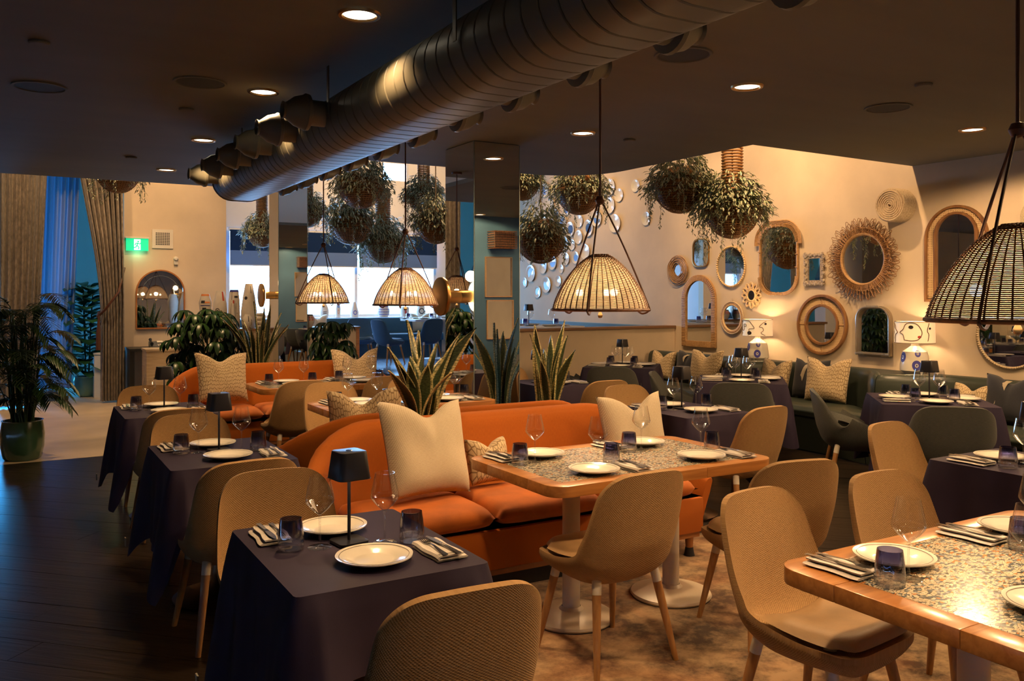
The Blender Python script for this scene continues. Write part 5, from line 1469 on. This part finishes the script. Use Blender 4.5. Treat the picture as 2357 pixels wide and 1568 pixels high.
# coiled basket
t = wall_thing('coiled_basket', 'round coiled straw basket mounted high near the wall corner', 'basket', 5.58, 2.50)
P = [(.012+.15*i/200)*1 for i in range(201)]
MB().tube([(P[i]*cos(i/200*2*pi*7), -.20, P[i]*sin(i/200*2*pi*7)) for i in range(201)], .0115, 6).build('spiral_base', M_('beige_rope'), t)
sd = MB()
for k in range(9): sd.tube([((.163+.002*(k % 2))*cos(a), -.19+.022*k, (.163+.002*(k % 2))*sin(a)) for a in [2*pi*i/36 for i in range(36)]], .012, 6, closed=True)
sd.build('coiled_side', M_('beige_rope'), t)
MB().lathe([(.0001, -.192), (.158, -.192), (.158, -.002)], 30, ax='y').build('liner', M_('rattan_dark'), t)
# cane arch (tall) and round cane mirror with woven panel
def cane_panel(name, inside, outside, x0, x1, z0, z1, parent, step=.018):
    mb = MB(); r = .0021
    def seg(p, q, n=40):
        run = []
        for i in range(n+1):
            x = p[0]+(q[0]-p[0])*i/n; z = p[1]+(q[1]-p[1])*i/n
            if outside(x, z) and not inside(x, z): run.append((x, z))
            else:
                if len(run) > 1: mb.tube([(run[0][0], -.016, run[0][1]), (run[-1][0], -.016, run[-1][1])], r, 3, caps=False)
                run = []
        if len(run) > 1: mb.tube([(run[0][0], -.016, run[0][1]), (run[-1][0], -.016, run[-1][1])], r, 3, caps=False)
    x = x0
    while x <= x1: seg((x, z0), (x, z1)); seg((x+.005, z0), (x+.005, z1)); x += step
    z = z0
    while z <= z1: seg((x0, z), (x1, z)); seg((x0, z+.005), (x1, z+.005)); z += step
    w = (z1-z0)
    d = x0-w
    while d <= x1: 
        seg((d, z0), (d+w, z1), 70); seg((d+w, z0), (d, z1), 70); d += step*1.0
    o = mb.build(name, M_('cane'), parent, smooth=False, recalc=False); o['kind'] = 'stuff'
t = wall_thing('mirror', 'tall arched mirror with a woven cane border behind the right pendant', 'mirror', 4.98, 1.98, GM)
def in_arch(hw, h): return lambda x, z: abs(x) < hw and z > -h/2 and (z < h/2-hw or x*x+(z-(h/2-hw))**2 < hw*hw)
frame_from(archp(.325, .95), archp(.30, .90), -.04, 0).build('outer_frame', M_('rattan_dark'), t, angle=30, bevel=.004)
O2 = [(x, z) for x, z in archp(.215, .80)]; I2 = [(x*.90, z) for x, z in archp(.215, .80)]
frame_from([(x, z-.0) for x, z in archp(.225, .82)], archp(.195, .77), -.04, 0).build('inner_frame', M_('rattan_dark'), t, angle=30, bevel=.004)
cane_panel('cane_webbing', in_arch(.222, .81), in_arch(.302, .91), -.305, .305, -.455, .455, t)
MB().add([(x, -.004, z) for x, z in archp(.30, .9)], [tuple(range(len(archp(.3, .9))))]).build('backing', M_('shade_brown'), t, smooth=False)
glass_face(archp(.195, .77), t, -.02)
t = wall_thing('mirror', 'large round mirror with a woven cane border between the table lamps', 'mirror', 6.58, 1.235, GM)
frame_from(ell(.345, .345), ell(.315, .315), -.04, 0).build('outer_frame', M_('rattan_dark'), t, angle=30, bevel=.004)
frame_from(ell(.232, .232), ell(.205, .205), -.04, 0).build('inner_frame', M_('rattan_dark'), t, angle=30, bevel=.004)
cane_panel('cane_webbing', lambda x, z: x*x+z*z < .228**2, lambda x, z: x*x+z*z < .318**2, -.32, .32, -.32, .32, t)
MB().add([(x, -.004, z) for x, z in ell(.315, .315)], [tuple(range(64))]).build('backing', M_('shade_brown'), t, smooth=False)
for a in range(4):
    MB().b2((-.004+(.272*cos(a*HP)) - (.042 if a % 2 == 0 else 0), -.022, .272*sin(a*HP)-(.042 if a % 2 else .004)), (.004+.272*cos(a*HP)+(.042 if a % 2 == 0 else 0), -.017, .272*sin(a*HP)+(.042 if a % 2 else .004))).build('joint_strip', M_('rattan'), t, smooth=False)
glass_face(ell(.205, .205), t, -.02)
# broad rattan arch
t = wall_thing('mirror', 'tall arched mirror with a broad bound-rattan frame by the half wall', 'mirror', 8.60, 1.36, GM)
O, I = archp(.325, .97), [(x*.72, z) for x, z in archp(.325, .97)]
I = [(x, z-.0) for x, z in archp(.245, .81)]
frame_from(O, I, -.03, 0).build('frame', M_('rattan'), t, angle=30, bevel=.005)
bn = MB()
for z in [-.47+.022*i for i in range(30)]:
    for sx in (-1, 1): bn.tube([(sx*.247, -.031, z), (sx*.323, -.031, z)], .0035, 4)
for i in range(34):
    a = pi*(i+.5)/34; bn.tube([(.247*cos(a), -.031, .16+.247*sin(a)), (.323*cos(a), -.031, .16+.323*sin(a))], .0035, 4)
for x in [-.23+.023*i for i in range(21)]: bn.tube([(x, -.031, -.483), (x, -.031, -.407)], .0035, 4)
o = bn.build('binding', M_('rattan'), t); o['kind'] = 'stuff'
glass_face(I, t, -.01)
# rope round
t = wall_thing('mirror', 'small round mirror with rope-bound frame left of a table lamp', 'mirror', 7.99, 1.28, GM)
for q, mt in ((.195, 'beige_rope'), (.175, 'rattan'), (.160, 'cane')): loop_tube(ell(q, q*1.05, 48), .011, -.014).build('rope_ring', M_(mt), t)
MB().tube([(0, -.01, .20), (-.012, -.012, .235), (.01, -.012, .25), (0, -.01, .21)], .004, 5).build('hanging_loop', M_('beige_rope'), t)
glass_face(ell(.155, .163, 40), t, -.01)
# flower
t = wall_thing('mirror', 'tiny mirror in a flower-shaped rattan frame', 'mirror', 7.66, 1.57, GM)
for i in range(12):
    a = 2*pi*i/12; c = (.118*cos(a), .118*sin(a)); pt = MB()
    for q in (.036, .024): pt.tube([(c[0]+q*1.25*cos(g)*cos(a)-q*.8*sin(g)*sin(a), -.012, c[1]+q*1.25*cos(g)*sin(a)+q*.8*sin(g)*cos(a)) for g in [2*pi*k/16 for k in range(16)]], .006, 5, closed=True)
    pt.build('petal', M_('cane'), t)
loop_tube(ell(.068, .068, 32), .009, -.016).build('inner_ring', M_('cane'), t); glass_face(ell(.064, .064, 32), t, -.012)
# silver arch
SARCH = [(.215, -.265)]+[(.215-.14+.14*cos(a), .265-.14+.14*sin(a)) for a in [HP*i/10 for i in range(11)]]+[(-.215+.14-.14*sin(a), .265-.14+.14*cos(a)) for a in [HP*i/10 for i in range(11)]]+[(-.215, -.265)]
t, I = simple_frame('champagne-silver arched mirror right of the cane mirror', 5.90, 1.19, SARCH, .03, M_('silver'), th=.04)
loop_tube([(x*.93, z*.945) for x, z in SARCH], .012, -.042).build('moulding', M_('silver'), t)
ct = MB()
for sx in (-1, 1):
    for k in range(5): ct.lathe([(.0001, -.012), (.016, -.006), (.018, 0)], 8, c=(sx*(.20-.022*k), -.042, -.252+.004*(k % 2)), ax='y')
for k in range(7): ct.lathe([(.0001, -.012), (.015, -.006), (.017, 0)], 8, c=(-.066+.022*k, -.042, .255), ax='y')
ct.build('carved_ornament', M_('silver'), t)
beaded('round mirror with a cream beaded frame at the right edge', 4.46, 1.20, .32, .32, .014, M_('beige_rope'), 90)
t = wall_thing('woven_basket', 'woven straw bowl hung on the wall behind the right pendant', 'basket', 4.18, 2.28)
bb = MB()
for k in range(14): bb.tube([((.02+.012*k)*cos(a), -.09+.0045*k*(k/14)*1.2, (.02+.012*k)*sin(a)) for a in [2*pi*i/36 for i in range(36)]], .0068, 5, closed=True)
bb.build('coils', M_('beige_rope'), t)
MB().lathe([(.0001, -.082), (.10, -.075), (.165, -.02), (.17, 0)], 30, ax='y').build('liner', M_('beige_rope'), t)

# ------------------------------------------------------------------ plates on the far part of the wall
PL = [(10.581, 3.245, .136), (10.351, 3.099, .105), (9.954, 3.198, .096), (9.708, 2.689, .1), (10.446, 2.674, .141), (10.581, 2.962, .13), (10.919, 2.788, .133), (10.98, 3.119, .091), (11.229, 2.272, .123), (11.145, 2.647, .135), (11.4, 2.784, .106), (11.42, 2.52, .112), (11.661, 2.663, .125), (11.889, 2.789, .12), (11.776, 3.0, .096), (12.075, 2.957, .078), (12.231, 2.943, .07), (12.264, 3.142, .11), (12.169, 2.652, .13), (11.821, 2.429, .115), (11.606, 2.405, .09), (12.132, 2.396, .09), (12.308, 2.379, .07), (11.509, 2.187, .1), (11.789, 2.178, .105), (12.193, 2.136, .13), (11.935, 2.015, .072), (12.448, 2.334, .072), (12.677, 2.257, .098), (12.487, 2.072, .125), (12.896, 1.96, .15), (12.935, 2.238, .11), (13.117, 1.80, .09), (12.385, 1.753, .139), (12.028, 1.811, .097), (12.677, 1.63, .105), (12.434, 3.395, .126), (12.652, 3.484, .08), (11.559, 3.017, .07), (11.272, 3.123, .062), (12.458, 2.875, .08)]
pd_m = MB().lathe([(.0001, -.10), (.62, -.10), (.70, -.16), (1.0, -.24), (.98, -.18), (.68, -.04), (.0001, -.02)], 36, ax='y')
pm = pd_m.mesh('dish', M_('white_ceramic'), angle=50)
well = MB().lathe([(.0001, -.106), (.58, -.106)], 30, ax='y').mesh('glaze', M_('plate_blue'))
half = MB().add([(.66*cos(a), -.125 if abs(1) else 0, .66*sin(a)) for a in [pi*(1+i/16) for i in range(17)]], [tuple(range(17))]).mesh('brush_mark', M_('plate_blue'))
band = MB().grid(lambda a, b: ((.30+.5*b)*cos(pi*(.1+1.1*a)), -.107-.10*max(0, (.30+.5*b)-.6)*1.6, (.30+.5*b)*sin(pi*(.1+1.1*a))), 16, 5).mesh('brush_mark', M_('sky_plate'))
rndp = random.Random(12)
order = {0: 'upper right cluster plate, largest of the three touching at the top', 2: 'lone upper plate near the hanging planter', 3: 'lone right-hand plate, lowest of the two set apart', 4: 'big plate at the right end of the cluster', 8: 'plate just above the front pendant', 33: 'large plate low at the bottom of the cluster', 34: 'small plate low at the bottom right of the cluster', 35: 'lowest plate at the bottom of the cluster'}
BLUE = [i > 8 and rndp.random() < .62 or i == 6 for i in range(len(PL))]
ORD = ['first', 'second', 'third', 'fourth', 'fifth', 'sixth', 'seventh', 'eighth', 'ninth', 'tenth', 'eleventh', 'twelfth', 'thirteenth', 'fourteenth', 'fifteenth', 'sixteenth', 'seventeenth', 'eighteenth', 'nineteenth', 'twentieth'] + ['twenty-' + w for w in ('first', 'second', 'third', 'fourth', 'fifth', 'sixth', 'seventh')]
RANK = {}
for fl in (True, False):
    for n, i in enumerate(sorted([i for i in range(len(PL)) if BLUE[i] == fl], key=lambda i: PL[i][0])): RANK[i] = ORD[n]
for i, (v, z, r) in enumerate(PL):
    blue = BLUE[i]
    lab = 'white wall plate, ' + order[i] if i in order else (f'blue-brushed white wall plate, {RANK[i]} from the right among the blue ones' if blue else f'plain white wall plate, {RANK[i]} from the right among the plain ones')
    t = wall_thing('wall_plate', lab, 'plate', v, z, 'blue-brushed wall plates' if blue else 'plain wall plates', 7.999); t.scale = (r, r*.8, r)
    t.rotation_euler = (0, 0, WR); link('dish', pm, t)
    if blue:
        k = rndp.random(); o = link('brush_mark', half if k < .5 else (well if k < .7 else band), t); o.rotation_euler = (0, rndp.uniform(-1, 3), 0)

# ------------------------------------------------------------------ ledge lamps with painted shades
def patch(mb, prof_r, th, z, rth, rz, off=.0015, n=14, inner=0):
    """a disc (or ring) lying on a surface of revolution"""
    V = []; F = []
    c = prof_r(z)
    if inner == 0:
        V.append(((c+off)*cos(th), (c+off)*sin(th), z))
        for i in range(n):
            a = 2*pi*i/n; zz = z+rz*sin(a); r = prof_r(zz)+off; t2 = th+rth*cos(a)/max(r, .01); V.append((r*cos(t2), r*sin(t2), zz))
        F = [(0, 1+i, 1+(i+1) % n) for i in range(n)]
    else:
        for q in (1, inner):
            for i in range(n):
                a = 2*pi*i/n; zz = z+q*rz*sin(a); r = prof_r(zz)+off; t2 = th+q*rth*cos(a)/max(r, .01); V.append((r*cos(t2), r*sin(t2), zz))
        F = [(i, (i+1) % n, n+(i+1) % n, n+i) for i in range(n)]
    mb.add(V, F)
def lathe_r(prof):
    def f(z):
        for (r0, z0), (r1, z1) in zip(prof, prof[1:]):
            if z0 <= z <= z1 and z1 > z0: return r0+(r1-r0)*(z-z0)/(z1-z0)
        return prof[0][0] if z < prof[0][1] else prof[-1][0]
    return f
def ledge_lamp(label, v, sc, seed, faces):
    t = thing('table_lamp', label, 'table lamp', (7.76, v, .786), WR, 'painted ceramic lamps on the ledge'); t.scale = (sc,)*3
    prof = [(.085, .001), (.105, .02), (.125, .035), (.125, .06), (.112, .17), (.103, .205), (.06, .235), (.035, .255), (.03, .28)]
    MB().lathe(prof, 40).build('body', M_('white_ceramic'), t, angle=30)
    f = lathe_r(prof)
    for a, z, s in ((-2.0, .155, .046), (-.85, .085, .046), (-2.95, .08, .046), (-.75, .19, .030), (2.2, .14, .04)):
        e = MB(); patch(e, f, a, z, s*.85, s, .0018, 16, .38); e = e.build('painted_eye', M_('ink_blue'), t)
        e2 = MB(); patch(e2, f, a, z, s*.16, s*.18, .0022, 10); e2.build('eye_pupil', M_('ink_blue'), e)
    R = .170; z0, z1 = .285, .475
    sh = MB().lathe([(R, z0), (R-.004, z1)], 56, caps=False).lathe([(R-.004, z0), (R-.008, z1)], 56, caps=False)
    sh.build('shade', M_('shade_glow_a'), t)
    br = MB()
    for zz in (z0, z1): br.tube([((R-.001)*cos(2*pi*i/48), (R-.001)*sin(2*pi*i/48), zz) for i in range(48)], .0025, 5, closed=True)
    br.build('shade_edge', M_('shade_brown'), t)
    ln = MB()
    for P in faces[0]:
        Q = []
        for i in range(len(P)-1):
            for s in range(6): Q.append(catmull([(j, *p) for j, p in enumerate(P)], i+s/6))
        Q.append(list(P[-1]))
        ln.tube([((R+.001)*cos(-HP+x*pi*.5), (R+.001)*sin(-HP+x*pi*.5), z0+(z1-z0)*z) for x, z in Q], .0036, 5)
    ln.build('painted_line', M_('shade_brown'), t)
    for (x, z, s, m) in faces[1]:
        d = MB(); patch(d, lambda z: R, -HP+x*pi*.5, z0+(z1-z0)*z, s*1.3, s, .0015, 14); d.build('painted_spot', M_(m), t)
    MB().lathe([(.0001, .35), (.02, .355), (.03, .375), (.02, .395), (.0001, .40)], 14).build('bulb', M_('bulb'), t)
    MB().lathe([(.012, .28), (.012, .35)], 10).build('socket', M_('brass'), t)
    point((7.76, v, .786+.378*sc), 30, .035, (1, .66, .34))
# abstract wandering profile lines
F1 = ([[(-.15, .95), (-.35, .9), (-.42, .6), (-.33, .35), (-.2, .4), (-.22, .7), (-.08, .72), (-.06, .6), (-.16, .58)], [(-.15, .95), (.1, .92), (.22, .75), (.34, .5), (.22, .45), (.1, .42), (.12, .2), (.05, .05)],
       [(-.86, .45), (-.75, .55), (-.6, .5), (-.5, .3), (-.38, .18), (-.5, .1), (-.55, .02)], [(.85, .9), (.7, .8), (.55, .58), (.68, .52), (.72, .35), (.62, .2), (.8, .05)], [(-.85, .98), (-.8, .75), (-.6, .72), (-.52, .95)]],
      [(.12, .2, .022, 'ink'), (-.68, .85, .012, 'ink_red'), (-.85, .3, .010, 'ink_blue'), (.82, .75, .012, 'ink')])
F2 = ([[(-.86, .15), (-.7, .2), (-.78, .35), (-.7, .5), (-.86, .6), (-.78, .85), (-.6, .95), (-.42, .85), (-.35, .65), (-.24, .5), (-.36, .38), (-.38, .02)], [(.05, .15), (.0, .4), (-.12, .5), (.0, .65), (.1, .9), (.3, .96), (.48, .85), (.6, .5), (.5, .2), (.3, .12), (.05, .15)], [(.85, .95), (.78, .6), (.84, .4), (.8, .1)]],
      [(-.66, .72, .016, 'ink'), (.26, .76, .016, 'ink'), (.52, .3, .012, 'ink_red'), (.88, .7, .01, 'ink')])
ledge_lamp('ceramic lamp with blue eye motifs and line-drawn shade, left of the cane mirror', 7.34, 1.04, 1, F1)
ledge_lamp('ceramic lamp with blue eye motifs and line-drawn shade, right of the silver mirror', 5.27, 1.10, 2, F2)
for v, l in ((7.62, 'left'), (6.95, 'middle'), (5.62, 'right'), (4.98, 'far right')):
    pass

# ------------------------------------------------------------------ vases on the half wall and the window sill
def vase(label, loc, prof, marks, sc=.86, rz=0):
    t = thing('painted_vase', label, 'vase', loc, rz, 'painted ceramic vases'); t.scale = (sc,)*3
    full = prof+[(prof[-1][0]-.008, prof[-1][1]), (prof[-1][0]-.012, prof[-1][1]-.04), (.0001, prof[-1][1]-.05)]
    MB().lathe(full, 40).build('body', M_('vase_clay'), t, angle=50)
    f = lathe_r(prof)
    for (kind, a, z, w, h, m) in marks:
        mb = MB()
        if kind == 'bar': mb.grid(lambda i, j: ((f(z+h*(j-.5))+.0018)*cos(a+w*(i-.5)/max(.02, f(z))), (f(z+h*(j-.5))+.0018)*sin(a+w*(i-.5)/max(.02, f(z))), z+h*(j-.5)), 12, 5)
        if kind == 'dot': patch(mb, f, a, z, w, h)
        if kind == 'ring': patch(mb, f, a, z, w, h, .0018, 18, .68)
        mb.build('painted_mark', M_(m), t, angle=80)
    return t
T_ = -1.75     # painted sides look towards the room
tall = [(.085, 0), (.105, .05), (.115, .2), (.105, .42), (.07, .58), (.058, .62)]
vase('striped vase with orange and dark dashes, leftmost on the half wall', (2.36, 12.50, 1.101), [(.065, 0), (.09, .08), (.085, .25), (.10, .42), (.075, .52), (.06, .57)],
     [('bar', T_, .55, .16, .03, 'ink_orange'), ('bar', T_-.4, .44, .06, .04, 'ink'), ('bar', T_+.3, .43, .09, .025, 'ink_orange'), ('bar', T_, .38, .16, .012, 'ink_blue'), ('bar', T_-.2, .33, .06, .03, 'ink'), ('bar', T_-.7, .22, .05, .03, 'ink_red'), ('bar', T_+.2, .28, .07, .02, 'ink_orange'), ('bar', T_-.6, .12, .05, .03, 'ink_orange')])
vase('white vase with target rings and a red spike', (2.56, 12.50, 1.101), tall, [('ring', T_-.4, .30, .035, .035, 'ink'), ('dot', T_-.4, .30, .010, .010, 'ink'), ('bar', T_+.55, .53, .025, .15, 'ink_red'), ('bar', T_+.3, .20, .10, .012, 'ink'), ('bar', T_+.1, .12, .01, .14, 'ink')])
vase('white vase with blue rim and red and black squares', (2.755, 12.50, 1.101), [(.09, 0), (.095, .2), (.09, .45), (.075, .58), (.068, .64)],
     [('bar', T_, .62, .17, .035, 'ink_blue'), ('bar', T_+.35, .52, .06, .035, 'ink'), ('bar', T_-.2, .43, .06, .05, 'ink_red'), ('bar', T_-.5, .5, .006, .2, 'ink'), ('bar', T_+.3, .34, .006, .16, 'ink'), ('bar', T_, .25, .12, .006, 'ink')])
vase('tall plain clay vase with a black dot, nearest the sconce', (2.96, 12.49, 1.101), [(.10, 0), (.125, .10), (.13, .28), (.10, .52), (.066, .70), (.06, .74)], [('dot', T_-.55, .50, .028, .028, 'ink'), ('bar', T_+.3, .64, .008, .12, 'ink')])
vase('small cup-shaped vase with red and white stripes at the half wall end', (3.80, 12.35, 1.101), [(.05, 0), (.085, .07), (.095, .14), (.07, .19), (.06, .22)], [('bar', T_-.9+.45*i, .15, .02, .07, 'ink_red') for i in range(5)]+[('bar', T_, .205, .12, .018, 'ink')])
vase('round clay urn with a dark painted seam before the tall plain vase', (2.90, 12.335, 1.101), [(.055, 0), (.085, .05), (.095, .12), (.08, .19), (.05, .235), (.045, .25)], [('bar', T_+.2, .17, .012, .10, 'ink'), ('bar', T_+.9, .10, .012, .12, 'ink')], .8)
vase('stacked-ring clay vase beside the urn, under the sconce', (3.08, 12.34, 1.101), [(.07, 0), (.075, .03), (.05, .05), (.075, .075), (.075, .10), (.05, .12), (.072, .145), (.07, .17), (.045, .19), (.062, .215), (.05, .24)], [('bar', T_, .02, .05, .01, 'ink')], .9)
vase('slim tapered vase outlined in black before the blue-rimmed vase', (2.70, 12.335, 1.101), [(.055, 0), (.06, .1), (.05, .3), (.032, .42), (.03, .45)], [('bar', T_-.6, .25, .006, .3, 'ink'), ('bar', T_+.6, .25, .006, .3, 'ink'), ('bar', T_, .10, .07, .006, 'ink'), ('bar', T_+.3, .42, .02, .05, 'ink_red')], .9)
V2 = [(5.15, 'vase with black dashes', [('bar', T_, .12, .08, .015, 'ink'), ('bar', T_, .08, .08, .015, 'ink')], [(.08, 0), (.10, .1), (.09, .2), (.05, .3)]),
      (5.42, 'slim bottle vase with a blue spot', [('dot', T_, .25, .03, .04, 'plate_blue'), ('ring', T_, .12, .02, .05, 'ink_orange')], [(.055, 0), (.06, .2), (.03, .32), (.03, .42)]),
      (5.75, 'pear-shaped vase with a blue ring', [('ring', T_, .10, .045, .05, 'ink_blue')], [(.09, 0), (.10, .1), (.06, .25), (.035, .34)]),
      (6.35, 'round beaded vase with rows of dots', [('dot', T_+.25*(i-4), .05+.06*j, .012, .012, 'ink_blue') for i in range(9) for j in range(4)], [(.10, 0), (.14, .07), (.145, .15), (.11, .24)]),
      (6.8, 'white vase with a red square', [('bar', T_, .10, .05, .07, 'ink_red')], [(.09, 0), (.11, .1), (.10, .22)]),
      (7.15, 'white vase with a curved line', [('ring', T_, .12, .07, .07, 'ink')], [(.10, 0), (.12, .1), (.09, .24)])]
sill = MB().b2((3.2, 15.62, 1.11), (7.9, 15.999, 1.149)).build('window_sill', M_('white_paint'), None, smooth=False); sill['kind'] = 'structure'; sill.name = 'trim_2'
for u, l, mk, pf in V2: vase(l + ' on the far window sill', (u, 15.78, 1.15), pf, mk)

# ------------------------------------------------------------------ raised blue dining area
def straight_banquette(label, loc, rz, L, seat_h=.44, back_h=.74):
    s = thing('banquette', label, 'banquette', loc, rz)
    MB().b2((-L/2, .42, .001), (L/2, .56, back_h)).build('backrest', M_('teal_velvet'), s, bevel=.03, seg=3)
    MB().b2((-L/2, -.02, .30), (L/2, .415, seat_h)).build('seat', M_('teal_velvet'), s, bevel=.03, seg=3)
    MB().b2((-L/2+.02, .04, .001), (L/2-.02, .41, .299)).build('base', M_('blue_wall'), s, smooth=False)
straight_banquette('teal banquette under the far window', (5.3, 15.03, .40), 0, 4.0)
straight_banquette('teal banquette along the plate wall behind the half wall', (7.42, 11.9, .40), WR, 4.6)
def white_table(label, c, z, hx, hy):
    t = thing('dining_table', label, 'table', (c[0], c[1], z))
    MB().prism(rrect(hx, hy, .06), .70, .74).build('tabletop', M_('white_paint'), t, bevel=.006)
    MB().lathe([(.04, .03), (.04, .699)], 20).build('column', M_('white_paint'), t)
    MB().lathe([(.24, .001), (.24, .012), (.05, .03)], 32).build('foot', M_('white_paint'), t)
white_table('white pedestal table in the blue window area', (6.75, 14.25), .40, .55, .38)
white_table('white pedestal table behind the right half wall', (6.55, 10.15), .40, .40, .40)
ch2 = lambda l, x, y, d: place(BLUEC, l, (x, y, .40), radians(d), 'blue shell chairs in the raised area', scale=.9)
ch2('blue shell chair at near left of the white window table', 6.35, 13.75, 8)
ch2('blue shell chair at near right of the white window table', 7.12, 13.75, -5)
ch2('blue shell chair seen from the side beside the half wall end', 5.55, 13.55, -75)
ch2('blue shell chair half hidden behind the half wall end', 5.35, 14.35, 170)
tp = 'the white window table'
for sx, a in ((-1, 'left'), (1, 'right')):
    for sy, b in ((-1, 'near'), (1, 'far')):
        setting(tp, f'{b} {a}', (6.75+sx*.31, 14.25+sy*.38), 1.1405, HP if sy < 0 else -HP, seed=200+sx+3*sy, lay='wood')
tp = 'the white table behind the half wall'
for sy, b in ((-1, 'near'), (1, 'far')): setting(tp, f'{b} side', (6.45, 10.15+sy*.40), 1.1405, HP if sy < 0 else -HP, seed=300+sy, lay='wood')
place(LAMP, 'black cordless lamp on the white table behind the half wall', (6.25, 10.15, 1.1405), 0, 'black cordless table lamps')
place(LAMP, 'black cordless lamp on the white window table', (6.75, 14.25, 1.1405), 0, 'black cordless table lamps')
pillow('white cushion on the teal window banquette, left one', (4.9, 15.40, .845), (-.2, 0, 0), .19, 'cream_cloth', .3, 'teal banquette cushions', 21)
pillow('white cushion on the teal window banquette, right one', (7.0, 15.40, .845), (-.2, 0, 0), .19, 'cream_cloth', .3, 'teal banquette cushions', 22)

# ------------------------------------------------------------------ blue wall behind the camera's right (seen in the pillar mirrors)
def bw(name, label, cat, u, z, group=None): return thing(name, label, cat, (u, .352, z), pi, group)
t = bw('wicker_box', 'open-weave wicker box mounted on the blue wall', 'basket', 7.12, 2.50)
wb = MB()
for i in range(12):
    x = -.21+.42*i/11; wb.tube([(x, -.001, -.14), (x, -.26, -.14), (x, -.26, .14), (x, -.001, .14)], .006, 5)
for j in range(8):
    z = -.14+.28*j/7; wb.tube([(-.21, -.001, z), (-.21, -.26, z), (.21, -.26, z), (.21, -.001, z)], .006, 5)
wb.build('weave', M_('wicker'), t); MB().b2((-.19, -.24, -.12), (.19, -.001, .12)).build('liner', M_('duct_core'), t, smooth=False)
for u, z, h, l in ((7.12, 1.88, .34, 'upper framed rectangular mirror on the blue wall'), (7.15, 1.16, .33, 'lower framed rectangular mirror on the blue wall')):
    t = bw('mirror', l, 'mirror', u, z, 'framed mirrors on the blue wall')
    O = [(-.26, -h), (.26, -h), (.26, h), (-.26, h)]; I = [(x*.94, zz*.955) for x, zz in O]
    frame_from(O, I, -.03, 0).build('frame', M_('rattan'), t, smooth=False); glass_face(I, t, -.012)
